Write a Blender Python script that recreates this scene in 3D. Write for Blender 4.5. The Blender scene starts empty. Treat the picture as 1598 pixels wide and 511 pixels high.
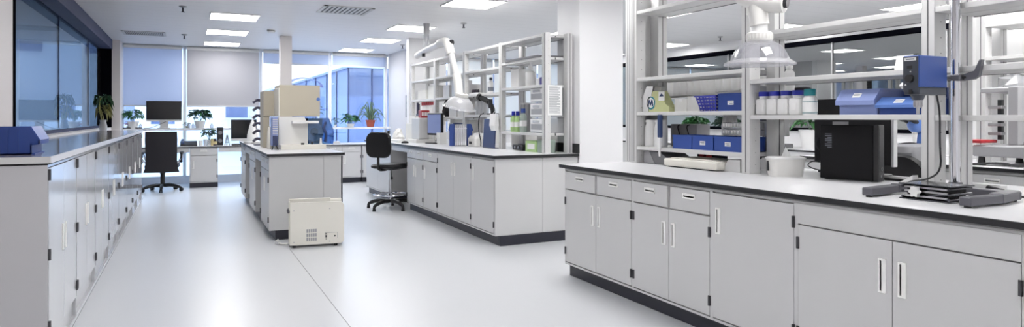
import bpy, bmesh, math, random
from mathutils import Vector, Matrix
random.seed(7)
C = bpy.context.scene.collection
PI = math.pi
# ------------------------------------------------------------------ camera constants (1598x511 frame)
CX, HY, F, CAMH = 799.0, 183.2, 1032.0, 1.28
TH = math.atan((CX - 292.5) / F)
CT, ST = math.cos(TH), math.sin(TH)
def _ray(x, y):
    r = (x - CX) / F; v = -(y - HY) / F
    return (r * CT + ST, -r * ST + CT, v)
def onz(x, y, z):
    d = _ray(x, y); t = (z - CAMH) / d[2]; return (d[0] * t, d[1] * t)
def yat(x, X0):                      # the Y of an image column on the plane X = X0
    d = _ray(x, HY); return d[1] * X0 / d[0]
def xat(x, Y0):
    d = _ray(x, HY); return d[0] * Y0 / d[1]
def zat(y, X0, Y0):
    return CAMH - (y - HY) / F * (X0 * ST + Y0 * CT)
# ------------------------------------------------------------------ materials
def lin(h):
    h = h.lstrip('#'); o = []
    for i in (0, 2, 4):
        v = int(h[i:i + 2], 16) / 255
        o.append(v / 12.92 if v <= .04045 else ((v + .055) / 1.055) ** 2.4)
    return o
def nt(name):
    m = bpy.data.materials.new(name); m.use_nodes = True
    n = m.node_tree; n.nodes.clear()
    out = n.nodes.new('ShaderNodeOutputMaterial')
    return m, n, out
def mat(name, hexc, rough=.5, metal=0., var=.05, scale=6., bump=0., spec=.5, coat=0., bscale=None, rv=.05):
    m, n, out = nt(name); L = n.links.new
    p = n.nodes.new('ShaderNodeBsdfPrincipled')
    tc = n.nodes.new('ShaderNodeTexCoord'); nz = n.nodes.new('ShaderNodeTexNoise')
    nz.inputs['Scale'].default_value = scale; nz.inputs['Detail'].default_value = 3
    L(tc.outputs['Object'], nz.inputs['Vector'])
    mx = n.nodes.new('ShaderNodeMix'); mx.data_type = 'RGBA'
    c = lin(hexc)
    mx.inputs[6].default_value = [max(0, v * (1 - var)) for v in c] + [1]
    mx.inputs[7].default_value = [min(1, v * (1 + var)) for v in c] + [1]
    L(nz.outputs['Fac'], mx.inputs[0]); L(mx.outputs[2], p.inputs['Base Color'])
    mr = n.nodes.new('ShaderNodeMapRange')
    mr.inputs['To Min'].default_value = max(.02, rough - rv); mr.inputs['To Max'].default_value = min(1, rough + rv)
    L(nz.outputs['Fac'], mr.inputs['Value']); L(mr.outputs[0], p.inputs['Roughness'])
    p.inputs['Metallic'].default_value = metal
    p.inputs['Specular IOR Level'].default_value = spec
    p.inputs['Coat Weight'].default_value = coat
    if bump:
        nb = n.nodes.new('ShaderNodeTexNoise'); nb.inputs['Scale'].default_value = bscale or 120
        L(tc.outputs['Object'], nb.inputs['Vector'])
        b = n.nodes.new('ShaderNodeBump'); b.inputs['Strength'].default_value = bump; b.inputs['Distance'].default_value = .002
        L(nb.outputs['Fac'], b.inputs['Height']); L(b.outputs[0], p.inputs['Normal'])
    L(p.outputs[0], out.inputs[0])
    return m
def glassy(name, tint, gloss, gl_tint=(1, 1, 1), rough=.0, body=0., body_col=(.8, .8, .8), trans_rough=None):
    """pane: part mirror, part see-through, part body colour; thicker-looking at grazing angles"""
    m, n, out = nt(name); L = n.links.new
    t = n.nodes.new('ShaderNodeBsdfTransparent'); t.inputs[0].default_value = (*tint, 1)
    g = n.nodes.new('ShaderNodeBsdfGlossy'); g.inputs['Color'].default_value = (*gl_tint, 1); g.inputs['Roughness'].default_value = rough
    d = n.nodes.new('ShaderNodeBsdfDiffuse'); d.inputs[0].default_value = (*body_col, 1)
    nz = n.nodes.new('ShaderNodeTexNoise'); nz.inputs['Scale'].default_value = 3
    lw = n.nodes.new('ShaderNodeLayerWeight'); lw.inputs['Blend'].default_value = .35
    ma = n.nodes.new('ShaderNodeMath'); ma.operation = 'MULTIPLY_ADD'; ma.use_clamp = True
    ma.inputs[1].default_value = .35; ma.inputs[2].default_value = gloss
    L(lw.outputs['Fresnel'], ma.inputs[0])
    m1 = n.nodes.new('ShaderNodeMixShader'); L(ma.outputs[0], m1.inputs[0]); L(t.outputs[0], m1.inputs[1]); L(g.outputs[0], m1.inputs[2])
    m2 = n.nodes.new('ShaderNodeMixShader'); L(m1.outputs[0], m2.inputs[1]); L(d.outputs[0], m2.inputs[2])
    mb = n.nodes.new('ShaderNodeMath'); mb.operation = 'MULTIPLY_ADD'; mb.inputs[1].default_value = .02; mb.inputs[2].default_value = body
    L(nz.outputs['Fac'], mb.inputs[0]); L(mb.outputs[0], m2.inputs[0])
    L(m2.outputs[0], out.inputs[0])
    return m
def emit(name, col, s):
    m, n, out = nt(name); e = n.nodes.new('ShaderNodeEmission')
    e.inputs[0].default_value = (*col, 1); e.inputs[1].default_value = s
    n.links.new(e.outputs[0], out.inputs[0]); return m
def blind_mat(name, col, transl, through):
    m, n, out = nt(name); L = n.links.new
    tc = n.nodes.new('ShaderNodeTexCoord'); w = n.nodes.new('ShaderNodeTexWave'); w.inputs['Scale'].default_value = 60; w.bands_direction = 'Z'
    L(tc.outputs['Object'], w.inputs['Vector'])
    mx = n.nodes.new('ShaderNodeMix'); mx.data_type = 'RGBA'
    mx.inputs[6].default_value = [v * .96 for v in col] + [1]; mx.inputs[7].default_value = [*col, 1]
    L(w.outputs['Fac'], mx.inputs[0])
    d = n.nodes.new('ShaderNodeBsdfDiffuse'); t = n.nodes.new('ShaderNodeBsdfTranslucent'); tr = n.nodes.new('ShaderNodeBsdfTransparent')
    L(mx.outputs[2], d.inputs[0]); L(mx.outputs[2], t.inputs[0])
    a = n.nodes.new('ShaderNodeMixShader'); a.inputs[0].default_value = transl; L(d.outputs[0], a.inputs[1]); L(t.outputs[0], a.inputs[2])
    b = n.nodes.new('ShaderNodeMixShader'); b.inputs[0].default_value = through; L(a.outputs[0], b.inputs[1]); L(tr.outputs[0], b.inputs[2])
    L(b.outputs[0], out.inputs[0]); return m
def lined(name, hexc, hexl, px, py, w, rough, axes='XY', var=.03):
    """panelled surface: thin joint lines every px / py metres (0 = none)"""
    m, n, out = nt(name); L = n.links.new
    p = n.nodes.new('ShaderNodeBsdfPrincipled'); p.inputs['Roughness'].default_value = rough
    g = n.nodes.new('ShaderNodeNewGeometry'); s = n.nodes.new('ShaderNodeSeparateXYZ'); L(g.outputs['Position'], s.inputs[0])
    fac = None
    for ax, pitch in zip(axes, (px, py)):
        if not pitch: continue
        d = n.nodes.new('ShaderNodeMath'); d.operation = 'DIVIDE'; d.inputs[1].default_value = pitch; L(s.outputs[ax], d.inputs[0])
        fr = n.nodes.new('ShaderNodeMath'); fr.operation = 'FRACT'; L(d.outputs[0], fr.inputs[0])
        lt = n.nodes.new('ShaderNodeMath'); lt.operation = 'LESS_THAN'; lt.inputs[1].default_value = w / pitch; L(fr.outputs[0], lt.inputs[0])
        if fac is None: fac = lt
        else:
            mxm = n.nodes.new('ShaderNodeMath'); mxm.operation = 'MAXIMUM'; L(fac.outputs[0], mxm.inputs[0]); L(lt.outputs[0], mxm.inputs[1]); fac = mxm
    nz = n.nodes.new('ShaderNodeTexNoise'); nz.inputs['Scale'].default_value = .7; L(g.outputs['Position'], nz.inputs['Vector'])
    c = lin(hexc); m0 = n.nodes.new('ShaderNodeMix'); m0.data_type = 'RGBA'
    m0.inputs[6].default_value = [v * (1 - var) for v in c] + [1]; m0.inputs[7].default_value = [min(1, v * (1 + var)) for v in c] + [1]
    L(nz.outputs['Fac'], m0.inputs[0])
    m1 = n.nodes.new('ShaderNodeMix'); m1.data_type = 'RGBA'; L(m0.outputs[2], m1.inputs[6]); m1.inputs[7].default_value = [*lin(hexl), 1]
    if fac: L(fac.outputs[0], m1.inputs[0])
    else: m1.inputs[0].default_value = 0
    L(m1.outputs[2], p.inputs['Base Color']); L(p.outputs[0], out.inputs[0]); return m

MT = dict(
    floor=mat('pale vinyl floor', '#d5d7db', .3, var=.012, scale=1.2, spec=.55, rv=.01),
    seam=mat('floor seam', '#8f9094', .6),
    ceil=lined('ceiling metal panels', '#f0f0f2', '#d4d4d7', 0, .3, .006, .45, var=.02),
    wall=mat('white painted wall', '#e6e6e8', .6, var=.02, scale=2),
    greywall=mat('light grey painted wall', '#cbc9cc', .6, var=.02, scale=2),
    warmwall=mat('pale plaster wall', '#e3dedd', .6, var=.02, scale=2),
    pier=mat('white painted pier', '#f1f1f3', .55, var=.015, scale=2),
    cab=mat('grey powder coated steel', '#cfcfd0', .33, var=.025, scale=3),
    cabdark=mat('grey steel carcass', '#b4b4b6', .45, var=.03),
    gloss=mat('glossy grey steel', '#bebec2', .10, var=.03, scale=3, spec=.8),
    top=mat('pale laminate worktop', '#e2e2e5', .3, var=.03, scale=14),
    topg=mat('glossy grey laminate top', '#8f8c90', .1, var=.04, scale=9, spec=.8),
    black=mat('black phenolic edge', '#1b1c20', .45, var=.1),
    kick=mat('black plinth', '#232430', .4, var=.12),
    pull=mat('white plastic pull', '#fbfbf9', .4, var=.01),
    pit=mat('grey pull recess', '#9d9da0', .6),
    hinge=mat('dark steel hinge', '#4a4a4e', .4, metal=.5),
    white=mat('white plastic', '#eeeeee', .38, var=.02),
    white2=mat('white enamel', '#e8e7e4', .35, var=.02),
    cream=mat('cream enamel', '#e9e6dd', .4, var=.015),
    alu=mat('anodised aluminium frame', '#d2d2d2', .4, metal=.0, var=.03),
    alud=mat('grey aluminium', '#a5a5a8', .4, metal=.2),
    slot=mat('dark slot', '#55565a', .6),
    shelf=mat('light grey shelf board', '#d6d6d6', .4, var=.02),
    beige=mat('beige enamel', '#bdb5a4', .5, var=.03),
    blackpl=mat('black plastic', '#17171b', .42, var=.15),
    blackmesh=mat('black woven upholstery', '#1b191f', .75, var=.25, scale=220, bump=.5),
    leather=mat('black vinyl upholstery', '#111114', .33, var=.1, bump=.15, bscale=60),
    screen=mat('dark glossy screen', '#08090d', .12, spec=.6),
    pcside=mat('black textured steel', '#0d0d11', .6, spec=.25, var=.25, scale=150, bump=.4, bscale=300),
    chrome=mat('chrome', '#dcdde2', .08, metal=1, var=.02),
    steel=mat('brushed steel', '#b9b9bc', .3, metal=1, var=.06, scale=30),
    darkst=mat('dark grey cast metal', '#5b5b62', .45, metal=.2, var=.06),
    mid=mat('mid grey plastic', '#77777b', .5),
    blue=mat('deep blue bin plastic', '#22418c', .42, var=.05),
    blue2=mat('royal blue plastic', '#2f4f9e', .4, var=.05),
    bluel=mat('pale blue bin plastic', '#8796c8', .42, var=.04),
    bluel2=mat('mid blue bin plastic', '#5a7cc0', .42, var=.04),
    indigo=mat('indigo basket plastic', '#3a3fa8', .42, var=.06),
    cap=mat('blue bottle cap', '#1d2aa0', .4),
    teal=mat('teal bottle cap', '#177c86', .4),
    head=mat('blue enamel housing', '#1f4795', .33, var=.03),
    headd=mat('dark grey control panel', '#3a3f4a', .4),
    label=mat('white paper label', '#f0f0f0', .7),
    ink=mat('grey print', '#7d828c', .8),
    paper=mat('white paper', '#f2f2f2', .8),
    red=mat('red plastic', '#a5232b', .45),
    green=mat('leaf green', '#2f6b35', .45, var=.35, scale=25),
    greend=mat('dark leaf green', '#1f4a2a', .45, var=.3, scale=25),
    greenp=mat('pale dry leaf', '#8b8a55', .6, var=.25, scale=25),
    greens=mat('grey green leaf', '#5d7560', .5, var=.3, scale=25),
    soil=mat('potting soil', '#3a2f28', .9),
    terra=mat('terracotta', '#a3503f', .7),
    lime=mat('lime label', '#a9c98a', .5),
    purple=mat('violet box print', '#4a4488', .5),
    navy=mat('navy panel', '#2b3d68', .45),
    cart=mat('white carton', '#e9e9e6', .7),
    tan=mat('tan cardboard', '#c9b98a', .7),
    khaki=mat('yellow green carton', '#c3c795', .6),
    mauve=mat('dark mauve bar', '#33304a', .4),
    pink=mat('pink petals', '#d1787f', .7),
    woodblue=mat('blue grey window beam', '#2e3658', .6, var=.05),
    frame=mat('white window frame', '#eceef2', .45),
    darkpanel=mat('dark frame panel', '#0b0c12', .9, spec=0),
    facade=mat('pale facade', '#e8edf2', .7, var=.03),
    bwin=glassy('blue office glass', (.4, .5, .72), .25, (.75, .83, 1), body=.5, body_col=(.24, .32, .55)),
    pave=mat('outdoor paving', '#cfd4da', .8, var=.06),
    clear=glassy('clear window glass', (.93, .96, 1), .03),
    mirr=glassy('partition glass', (.40, .45, .51), .12, (.78, .84, .88)),
    mirr2=glassy('grey partition glass', (.40, .43, .43), .38, (.82, .84, .84)),
    dome=glassy('clear acrylic dome', (.95, .95, .97), .05, body=.07, body_col=(.85, .85, .88)),
    domew=glassy('milky hood plastic', (.95, .95, .97), .05, body=.28, body_col=(.92, .92, .93)),
    domerim=glassy('frosted acrylic rim', (.93, .93, .95), .06, body=.2, body_col=(.9, .9, .92)),
    tinted=glassy('blue smoked cover', (.34, .55, .80), .10, (.8, .9, 1), body=.10, body_col=(.08, .25, .5)),
    clearpl=glassy('clear plastic box', (.85, .86, .88), .05, body=.35, body_col=(.85, .86, .88)),
    amber=mat('dark vial', '#2c2530', .2),
    lamp=emit('light panel diffuser', (1, .985, .965), 17.0),
    blindA=blind_mat('sheer blind cloth', (.64, .71, .86), .38, .08),
    blindB=blind_mat('blind cloth', (.50, .50, .54), .16, .003),
    blindC=blind_mat('bright blind cloth', (1.0, .95, .87), .80, .01),
    film=blind_mat('white frosted partition film', (.97, .97, .97), .72, .0),
    hdpe=blind_mat('white translucent bottle plastic', (.97, .97, .97), .55, .0),
    jack=mat('dark polished steel', '#55565c', .18, metal=1, var=.1),
    greenpane=glassy('pale green film', (.75, .86, .8), .1, body=.3, body_col=(.75, .85, .78)),
)
# ------------------------------------------------------------------ mesh builder
class MB:
    def __init__(s): s.bm = bmesh.new(); s.mats = []; s.cur = 0
    def m(s, key):
        if key not in s.mats: s.mats.append(key)
        s.cur = s.mats.index(key); return s
    def _fin(s, faces):
        for f in faces: f.material_index = s.cur
    def _box(s, mtx, bev=0, seg=1):
        r = bmesh.ops.create_cube(s.bm, size=1, matrix=mtx)
        vs = r['verts']; fs = {f for v in vs for f in v.link_faces}
        s._fin(fs)
        if bev:
            es = list({e for v in vs for e in v.link_edges})
            rr = bmesh.ops.bevel(s.bm, geom=es, offset=bev, segments=seg, affect='EDGES', profile=.5)
            s._fin([f for f in rr['faces']])
        return s
    def box(s, x0, x1, y0, y1, z0, z1, bev=0, seg=1):
        return s._box(Matrix.Translation(((x0 + x1) / 2, (y0 + y1) / 2, (z0 + z1) / 2)) @ Matrix.Diagonal((abs(x1 - x0), abs(y1 - y0), abs(z1 - z0), 1)), bev, seg)
    def rbox(s, c, size, rot=(0, 0, 0), bev=0, seg=1):
        from mathutils import Euler
        return s._box(Matrix.Translation(c) @ Euler(rot).to_matrix().to_4x4() @ Matrix.Diagonal((*size, 1)), bev, seg)
    def cyl(s, p0, p1, r0, r1=None, seg=16):
        p0 = Vector(p0); p1 = Vector(p1); d = p1 - p0
        q = d.to_track_quat('Z', 'Y').to_matrix().to_4x4()
        r = bmesh.ops.create_cone(s.bm, cap_ends=True, segments=seg, radius1=r0, radius2=r0 if r1 is None else r1, depth=d.length, matrix=Matrix.Translation((p0 + p1) / 2) @ q)
        s._fin({f for v in r['verts'] for f in v.link_faces}); return s
    def ball(s, c, r, seg=14):
        r = (r, r, r) if not hasattr(r, '__len__') else r
        k = bmesh.ops.create_uvsphere(s.bm, u_segments=seg, v_segments=max(6, seg // 2 + 1), radius=1, matrix=Matrix.Translation(c) @ Matrix.Diagonal((*r, 1)))
        s._fin({f for v in k['verts'] for f in v.link_faces}); return s
    def lathe(s, prof, c=(0, 0, 0), seg=20, mtx=None):
        mtx = mtx or Matrix.Translation(c); rings = []
        for r, z in prof:
            if r < 1e-6: rings.append([s.bm.verts.new(mtx @ Vector((0, 0, z)))])
            else: rings.append([s.bm.verts.new(mtx @ Vector((r * math.cos(2 * PI * i / seg), r * math.sin(2 * PI * i / seg), z))) for i in range(seg)])
        fs = []
        for a, b in zip(rings, rings[1:]):
            for i in range(seg):
                j = (i + 1) % seg
                v = [a[i % len(a)], a[j % len(a)], b[j % len(b)], b[i % len(b)]]
                u = []
                for k in v:
                    if k not in u: u.append(k)
                if len(u) > 2: fs.append(s.bm.faces.new(u))
        s._fin(fs); return s
    def prism(s, pts, plane, a0, a1):
        def w(p, a):
            return {'xz': (p[0], a, p[1]), 'yz': (a, p[0], p[1]), 'xy': (p[0], p[1], a)}[plane]
        A = [s.bm.verts.new(w(p, a0)) for p in pts]; B = [s.bm.verts.new(w(p, a1)) for p in pts]
        n = len(pts); fs = [s.bm.faces.new(A), s.bm.faces.new(B[::-1])]
        for i in range(n): fs.append(s.bm.faces.new((A[i], A[(i + 1) % n], B[(i + 1) % n], B[i])))
        s._fin(fs); return s
    def face(s, pts):
        s._fin([s.bm.faces.new([s.bm.verts.new(p) for p in pts])]); return s
    def tube(s, pts, r, seg=8, smooth=2):
        pts = [Vector(p) for p in pts]
        for _ in range(smooth if len(pts) > 2 else 0):
            q = [pts[0]]
            for a, b in zip(pts, pts[1:]): q += [a * .75 + b * .25, a * .25 + b * .75]
            pts = q + [pts[-1]]
        rings = []; up = Vector((0, 0, 1)); n0 = None
        for i, p in enumerate(pts):
            t = (pts[min(i + 1, len(pts) - 1)] - pts[max(i - 1, 0)])
            t = t.normalized() if t.length > 1e-9 else Vector((0, 0, 1))
            if n0 is None:
                n0 = t.orthogonal().normalized()
            else:
                n0 = (n0 - t * n0.dot(t)); n0 = n0.normalized() if n0.length > 1e-6 else t.orthogonal().normalized()
            b = t.cross(n0); rr = r[min(len(r) - 1, int(i * len(r) / len(pts)))] if hasattr(r, '__len__') else r
            rings.append([s.bm.verts.new(p + (n0 * math.cos(2 * PI * k / seg) + b * math.sin(2 * PI * k / seg)) * rr) for k in range(seg)])
        fs = [s.bm.faces.new(rings[0][::-1]), s.bm.faces.new(rings[-1])]
        for a, b in zip(rings, rings[1:]):
            for k in range(seg): fs.append(s.bm.faces.new((a[k], a[(k + 1) % seg], b[(k + 1) % seg], b[k])))
        s._fin(fs); return s
    def build(s, name, key, parent=None, w=False, smooth=False, off=None):
        bmesh.ops.recalc_face_normals(s.bm, faces=s.bm.faces)
        if w and parent is not None:
            o = Vector((0, 0, 0)); p = parent
            while p: o += p.location; p = p.parent
            bmesh.ops.translate(s.bm, vec=-o, verts=s.bm.verts)
        me = bpy.data.meshes.new(name); s.bm.to_mesh(me); s.bm.free()
        if s.mats:
            for k in s.mats: me.materials.append(MT[k])
        else: me.materials.append(MT[key])
        ob = bpy.data.objects.new(name, me); C.objects.link(ob)
        if parent is not None: ob.parent = parent
        if smooth:
            for p in me.polygons: p.use_smooth = True
            try: me.set_sharp_from_angle(angle=math.radians(38))
            except Exception: pass
        return ob
def tag(o, label, cat, group=None):
    o['label'] = label; o['category'] = cat
    if group: o['group'] = group
    return o
def thing(name, label, cat, loc=(0, 0, 0), rz=0, group=None):
    o = bpy.data.objects.new(name, None); C.objects.link(o); o.empty_display_size = .1
    o.location = loc; o.rotation_euler = (0, 0, rz)
    return tag(o, label, cat, group)
def struct(o): o['kind'] = 'structure'; return o
def dup(o, parent=None):
    c = o.copy(); C.objects.link(c)
    if parent is not None: c.parent = parent
    for k in list(o.children): dup(k, c)
    return c
def sbox(name, key, *a): return struct(MB().box(*a).build(name, key))
ORD = ['nearest', 'second nearest', 'third nearest', 'fourth nearest', 'fourth farthest', 'third farthest', 'second farthest', 'farthest']

# ================================================================== SETTING
CEIL, BACK, LX, RX, FR = 2.65, 14.2, -1.21, 8.8, -1.6
sbox('floor', 'floor', -3.2, 10.6, FR, BACK + .3, -.1, 0)
sbox('trim_1', 'seam', .888, .893, FR, 6.72, 0, .0008)
sbox('trim_2', 'seam', -.632, -.628, 3.0, 12.0, 0, .0008)
sbox('ceiling', 'ceil', -3.2, 10.6, FR, BACK + .3, CEIL, CEIL + .1)
sbox('wall_front', 'wall', -3.2, 10.6, FR - .1, FR, 0, CEIL)
# left wall: plain stretch, then the glazed partition
sbox('wall_left', 'warmwall', LX - .1, LX, FR, 6.28, 0, CEIL)
sbox('wall_left_sill', 'wall', LX - .2, LX, 6.28, 13.6, 0, 1.10)
g = sbox('window_1', 'mirr', LX - .162, LX - .15, 6.33, 13.5, 1.10, 2.48)
b = MB().box(LX - .2, LX + .02, 6.28, 13.6, 2.48, CEIL); struct(b.build('trim_3', 'woodblue'))
b = MB().box(LX - .2, LX + .01, 6.28, 6.33, 1.10, 2.48); struct(b.build('trim_4', 'darkpanel'))
b = MB().box(LX - .18, LX - .135, 6.33, 13.5, 1.10, 1.135); struct(b.build('trim_5', 'woodblue'))
b = MB().box(LX - .2, LX + .01, 13.5, 13.6, 1.10, 2.48); struct(b.build('trim_6', 'darkpanel'))
for i, y in enumerate((yat(92, LX - .15), yat(138, LX - .15))):
    struct(MB().box(LX - .165, LX - .147, y - .004, y + .004, 1.15, 2.48).build('trim_%d' % (7 + i), 'woodblue'))
sbox('wall_pier_left', 'warmwall', LX - .1, LX + .135, 13.6, BACK, 0, CEIL)
# the dim room behind the left partition
sbox('wall_corridor', 'wall', -3.2, -3.1, FR, BACK + .3, 0, CEIL)
# right side: piers, side wall, grey glass partition
sbox('wall_pier_middle', 'pier', 3.7, 4.25, 5.925, 6.39, 0, CEIL)
sbox('wall_pier_back', 'pier', 3.43, 4.1, 11.02, 11.16, 0, CEIL)
sbox('wall_right', 'greywall', 3.95, 4.1, 11.16, BACK, 0, CEIL)
sbox('wall_far_low', 'wall', RX, RX + .12, FR, BACK, 0, 1.06)
sbox('wall_far_top', 'wall', RX, RX + .12, FR, BACK, 2.49, CEIL)
sbox('window_2', 'mirr2', RX + .03, RX + .045, FR, BACK, 1.10, 2.42)
b = MB().box(RX - .03, RX + .1, FR, BACK, 2.42, 2.49); struct(b.build('trim_9', 'darkpanel'))
b = MB().box(RX - .03, RX + .1, FR, BACK, 1.06, 1.11); struct(b.build('trim_10', 'darkpanel'))
for i, y in enumerate((3.4, 5.2, 6.9, 9.05, 11.2)):
    struct(MB().box(RX + .01, RX + .06, y - .01, y + .01, 1.10, 2.42).build('trim_%d' % (11 + i), 'alud'))
sbox('wall_end', 'wall', 10.5, 10.6, FR, BACK + .3, 0, CEIL)
# white screen wall behind the third bench
sbox('wall_screen', 'film', 6.5, 6.504, FR, 3.62, 0, CEIL)
# back wall: floor-to-ceiling glazing with a transom ledge
MX = [-1.09, -.05, 1.33, 2.70, 3.90]
b = MB().box(-1.075, 3.95, BACK, BACK + .12, 0, .15); struct(b.build('wall_back', 'frame'))
b = MB().box(-1.075, 3.95, BACK - .22, BACK + .1, 1.03, 1.072); struct(b.build('trim_20', 'frame'))
for i, x in enumerate(MX):
    struct(MB().box(x - .028, x + .028, BACK, BACK + .1, .15, CEIL).build('trim_%d' % (21 + i), 'frame'))
struct(MB().box(-1.075, 3.95, BACK + .005, BACK + .09, 2.60, CEIL).build('trim_26', 'frame'))
for i in range(4):
    o = MB().box(MX[i] + .028, MX[i + 1] - .028, BACK + .045, BACK + .055, .15, 2.6); struct(o.build('window_%d' % (3 + i), 'clear'))
MX2 = [4.1, 5.27, 6.44, 7.61, 8.8]
struct(MB().box(4.1, 8.8, BACK, BACK + .12, 0, .95).build('wall_back_far', 'wall'))
for i, x in enumerate(MX2):
    struct(MB().box(x - .03, x + .03, BACK, BACK + .1, .95, CEIL).build('trim_%d' % (30 + i), 'frame'))
for i in range(4):
    struct(MB().box(MX2[i] + .03, MX2[i + 1] - .03, BACK + .045, BACK + .055, .95, CEIL).build('window_%d' % (7 + i), 'clear'))
# column at the end of the island
sbox('wall_column', 'warmwall', 1.40, 1.585, 11.66, 11.85, 0, CEIL)
# baseboards
sbox('baseboard_middle', 'kick', 3.72, 4.26, 5.912, 5.925, 0, .08)
sbox('baseboard_far', 'kick', RX - .012, RX, FR, BACK, 0, .1)

# blinds
def blind(x0, x1, z0, key, label, Y=BACK - .05, rail=True):
    t = thing('roller_blind', label, 'blind', ((x0 + x1) / 2, Y, z0))
    MB().box(x0, x1, Y - .002, Y + .002, z0, 2.6).build('cloth', key, t, w=True)
    MB().box(x0, x1, Y - .014, Y + .014, z0 - .012, z0 + .012, .004).build('bottom_rail', 'alu', t, w=True)
    MB().cyl((x0, Y, 2.61), (x1, Y, 2.61), .036).build('roller', 'alu', t, w=True, smooth=True)
blind(-1.06, -.09, 1.495, 'blindA', 'sheer grey blue roller blind half lowered above the black monitor')
blind(-.01, 1.29, 1.495, 'blindB', 'pale opaque roller blind half lowered above the desk cabinet')
blind(1.37, 2.66, 2.37, 'blindA', 'roller blind rolled nearly up behind the square column')
blind(2.74, 3.87, 2.37, 'blindA', 'roller blind rolled nearly up above the spiky plant')
for i in range(4):
    blind(MX2[i] + .04, MX2[i + 1] - .04, .965, 'blindC', 'bright white blind lowered on %s window beyond the middle shelves' % ['the first', 'the second', 'the third', 'the fourth'][i])

# ceiling lights
def ceil_light(x, y, label):
    t = thing('ceiling_light', label, 'ceiling light', (x, y, CEIL), 0, 'square ceiling lights')
    b = MB()
    for a in ((-.31, .31, -.31, -.295), (-.31, .31, .295, .31), (-.31, -.295, -.295, .295), (.295, .31, -.295, .295)): b.box(*a, -.012, 0)
    b.build('frame', 'white', t)
    MB().box(-.295, .295, -.295, .295, -.008, -.002).build('diffuser', 'lamp', t)
RW = {.575: 'row above the desk aisle', 3.08: 'row above the middle bench', 5.60: 'row beyond the right bench', 8.15: 'row beside the grey glass wall'}
rows = [(.575, (9.75, 11.57, 13.42), 0), (3.08, (7.33, 9.80, 11.60, 13.47), 0), (5.60, (4.9, 7.0, 9.2, 11.3, 13.4), 0), (8.15, (3.0, 5.15, 7.2, 9.95, 12.0), 0)]
for x, ys, _ in rows:
    names = {3: ['nearest', 'middle', 'farthest'], 4: ['nearest', 'second', 'third', 'farthest'], 5: ['nearest', 'second', 'third', 'fourth', 'farthest']}[len(ys)]
    for y, nm in zip(ys, names): ceil_light(x, y, 'square white ceiling light, %s of the %s' % (nm, RW[x]))
for x, y, nm in ((.575, 7.3, 'fourth from the back of the desk aisle row'), (.575, 4.6, 'desk aisle row, overhead by the heater'), (.575, 1.9, 'sixth from the back of the desk aisle row'), (3.08, 4.9, 'middle bench row, before the pier'), (3.08, 2.2, 'above the stirrer bench'), (3.08, -.4, 'above the near end of the stirrer bench'), (.575, -.6, 'behind the viewer'), (5.6, 2.6, 'above the third bench aisle'), (5.6, .7, 'above the near end of the third bench'), (6.1, .9, 'above the shelving before the white screen wall, near'), (6.1, 1.9, 'added fill above the shelving before the white screen wall, middle'), (6.1, 2.9, 'added fill above the shelving before the white screen wall, far'), (7.1, .3, 'added fill behind the white screen wall, nearest the viewer'), (7.1, 1.2, 'added fill behind the white screen wall, second'), (7.1, 2.1, 'added fill behind the white screen wall, third'), (7.1, 3.0, 'added fill behind the white screen wall, at its end')):
    ceil_light(x, y, 'square white ceiling light, ' + nm)  # panels before and behind the screen wall are added to brighten it

def vent(x, y, w, d, label, n=12, ang=0):
    t = thing('ceiling_vent', label, 'ceiling vent', (x, y, CEIL), ang, 'ceiling vents')
    b = MB(); b.box(-w / 2, w / 2, -d / 2, -d / 2 + .04, -.01, 0).box(-w / 2, w / 2, d / 2 - .04, d / 2, -.01, 0).box(-w / 2, -w / 2 + .04, -d / 2, d / 2, -.01, 0).box(w / 2 - .04, w / 2, -d / 2, d / 2, -.01, 0)
    b.build('frame', 'alu', t)
    MB().box(-w / 2 + .04, w / 2 - .04, -d / 2 + .04, d / 2 - .04, -.003, 0).build('backing', 'slot', t)
    b = MB()
    for i in range(n):
        x0 = -w / 2 + .05 + (w - .1) * (i + .5) / n
        b.rbox((x0, 0, -.008), (.022, d - .08, .002), (0, .5, 0))
    b.build('louvre', 'alu', t)
vent(-.63, 12.3, .62, .55, 'perforated ceiling vent above the sheer blue blind', 20)
vent(1.81, 8.52, .62, .6, 'slatted ceiling vent between the two light rows', 9)
def sprinkler(x, y, label):
    t = thing('sprinkler', label, 'sprinkler', (x, y, CEIL), 0, 'ceiling sprinklers')
    MB().lathe([(0, 0), (.045, 0), (.045, -.012), (.02, -.02), (0, -.02)]).build('rose', 'steel', t, smooth=True)
    MB().cyl((0, 0, -.02), (0, 0, -.07), .011).cyl((0, 0, -.07), (0, 0, -.074), .024).build('head', 'darkst', t, smooth=True)
sprinkler(-.05, 9.1, 'ceiling sprinkler nearer the viewer, beside the desk light row')
sprinkler(-.045, 12.2, 'ceiling sprinkler farther back, above the gap between the blinds')
sprinkler(3.6, 8.93, 'ceiling sprinkler above the middle bench shelving')
sprinkler(3.64, 12.1, 'ceiling sprinkler beside the back pier')
sprinkler(8.1, 8.5, 'ceiling sprinkler beyond the right bench shelving')
t = thing('smoke_detector', 'small white smoke detector on the ceiling before the column', 'smoke detector', (1.18, 10.98, CEIL))
MB().lathe([(0, 0), (.06, 0), (.06, -.025), (.045, -.04), (0, -.045)]).build('body', 'white', t, smooth=True)
MB().lathe([(.061, -.012), (.064, -.016), (.061, -.022)]).build('slot_ring', 'slot', t)

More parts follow.
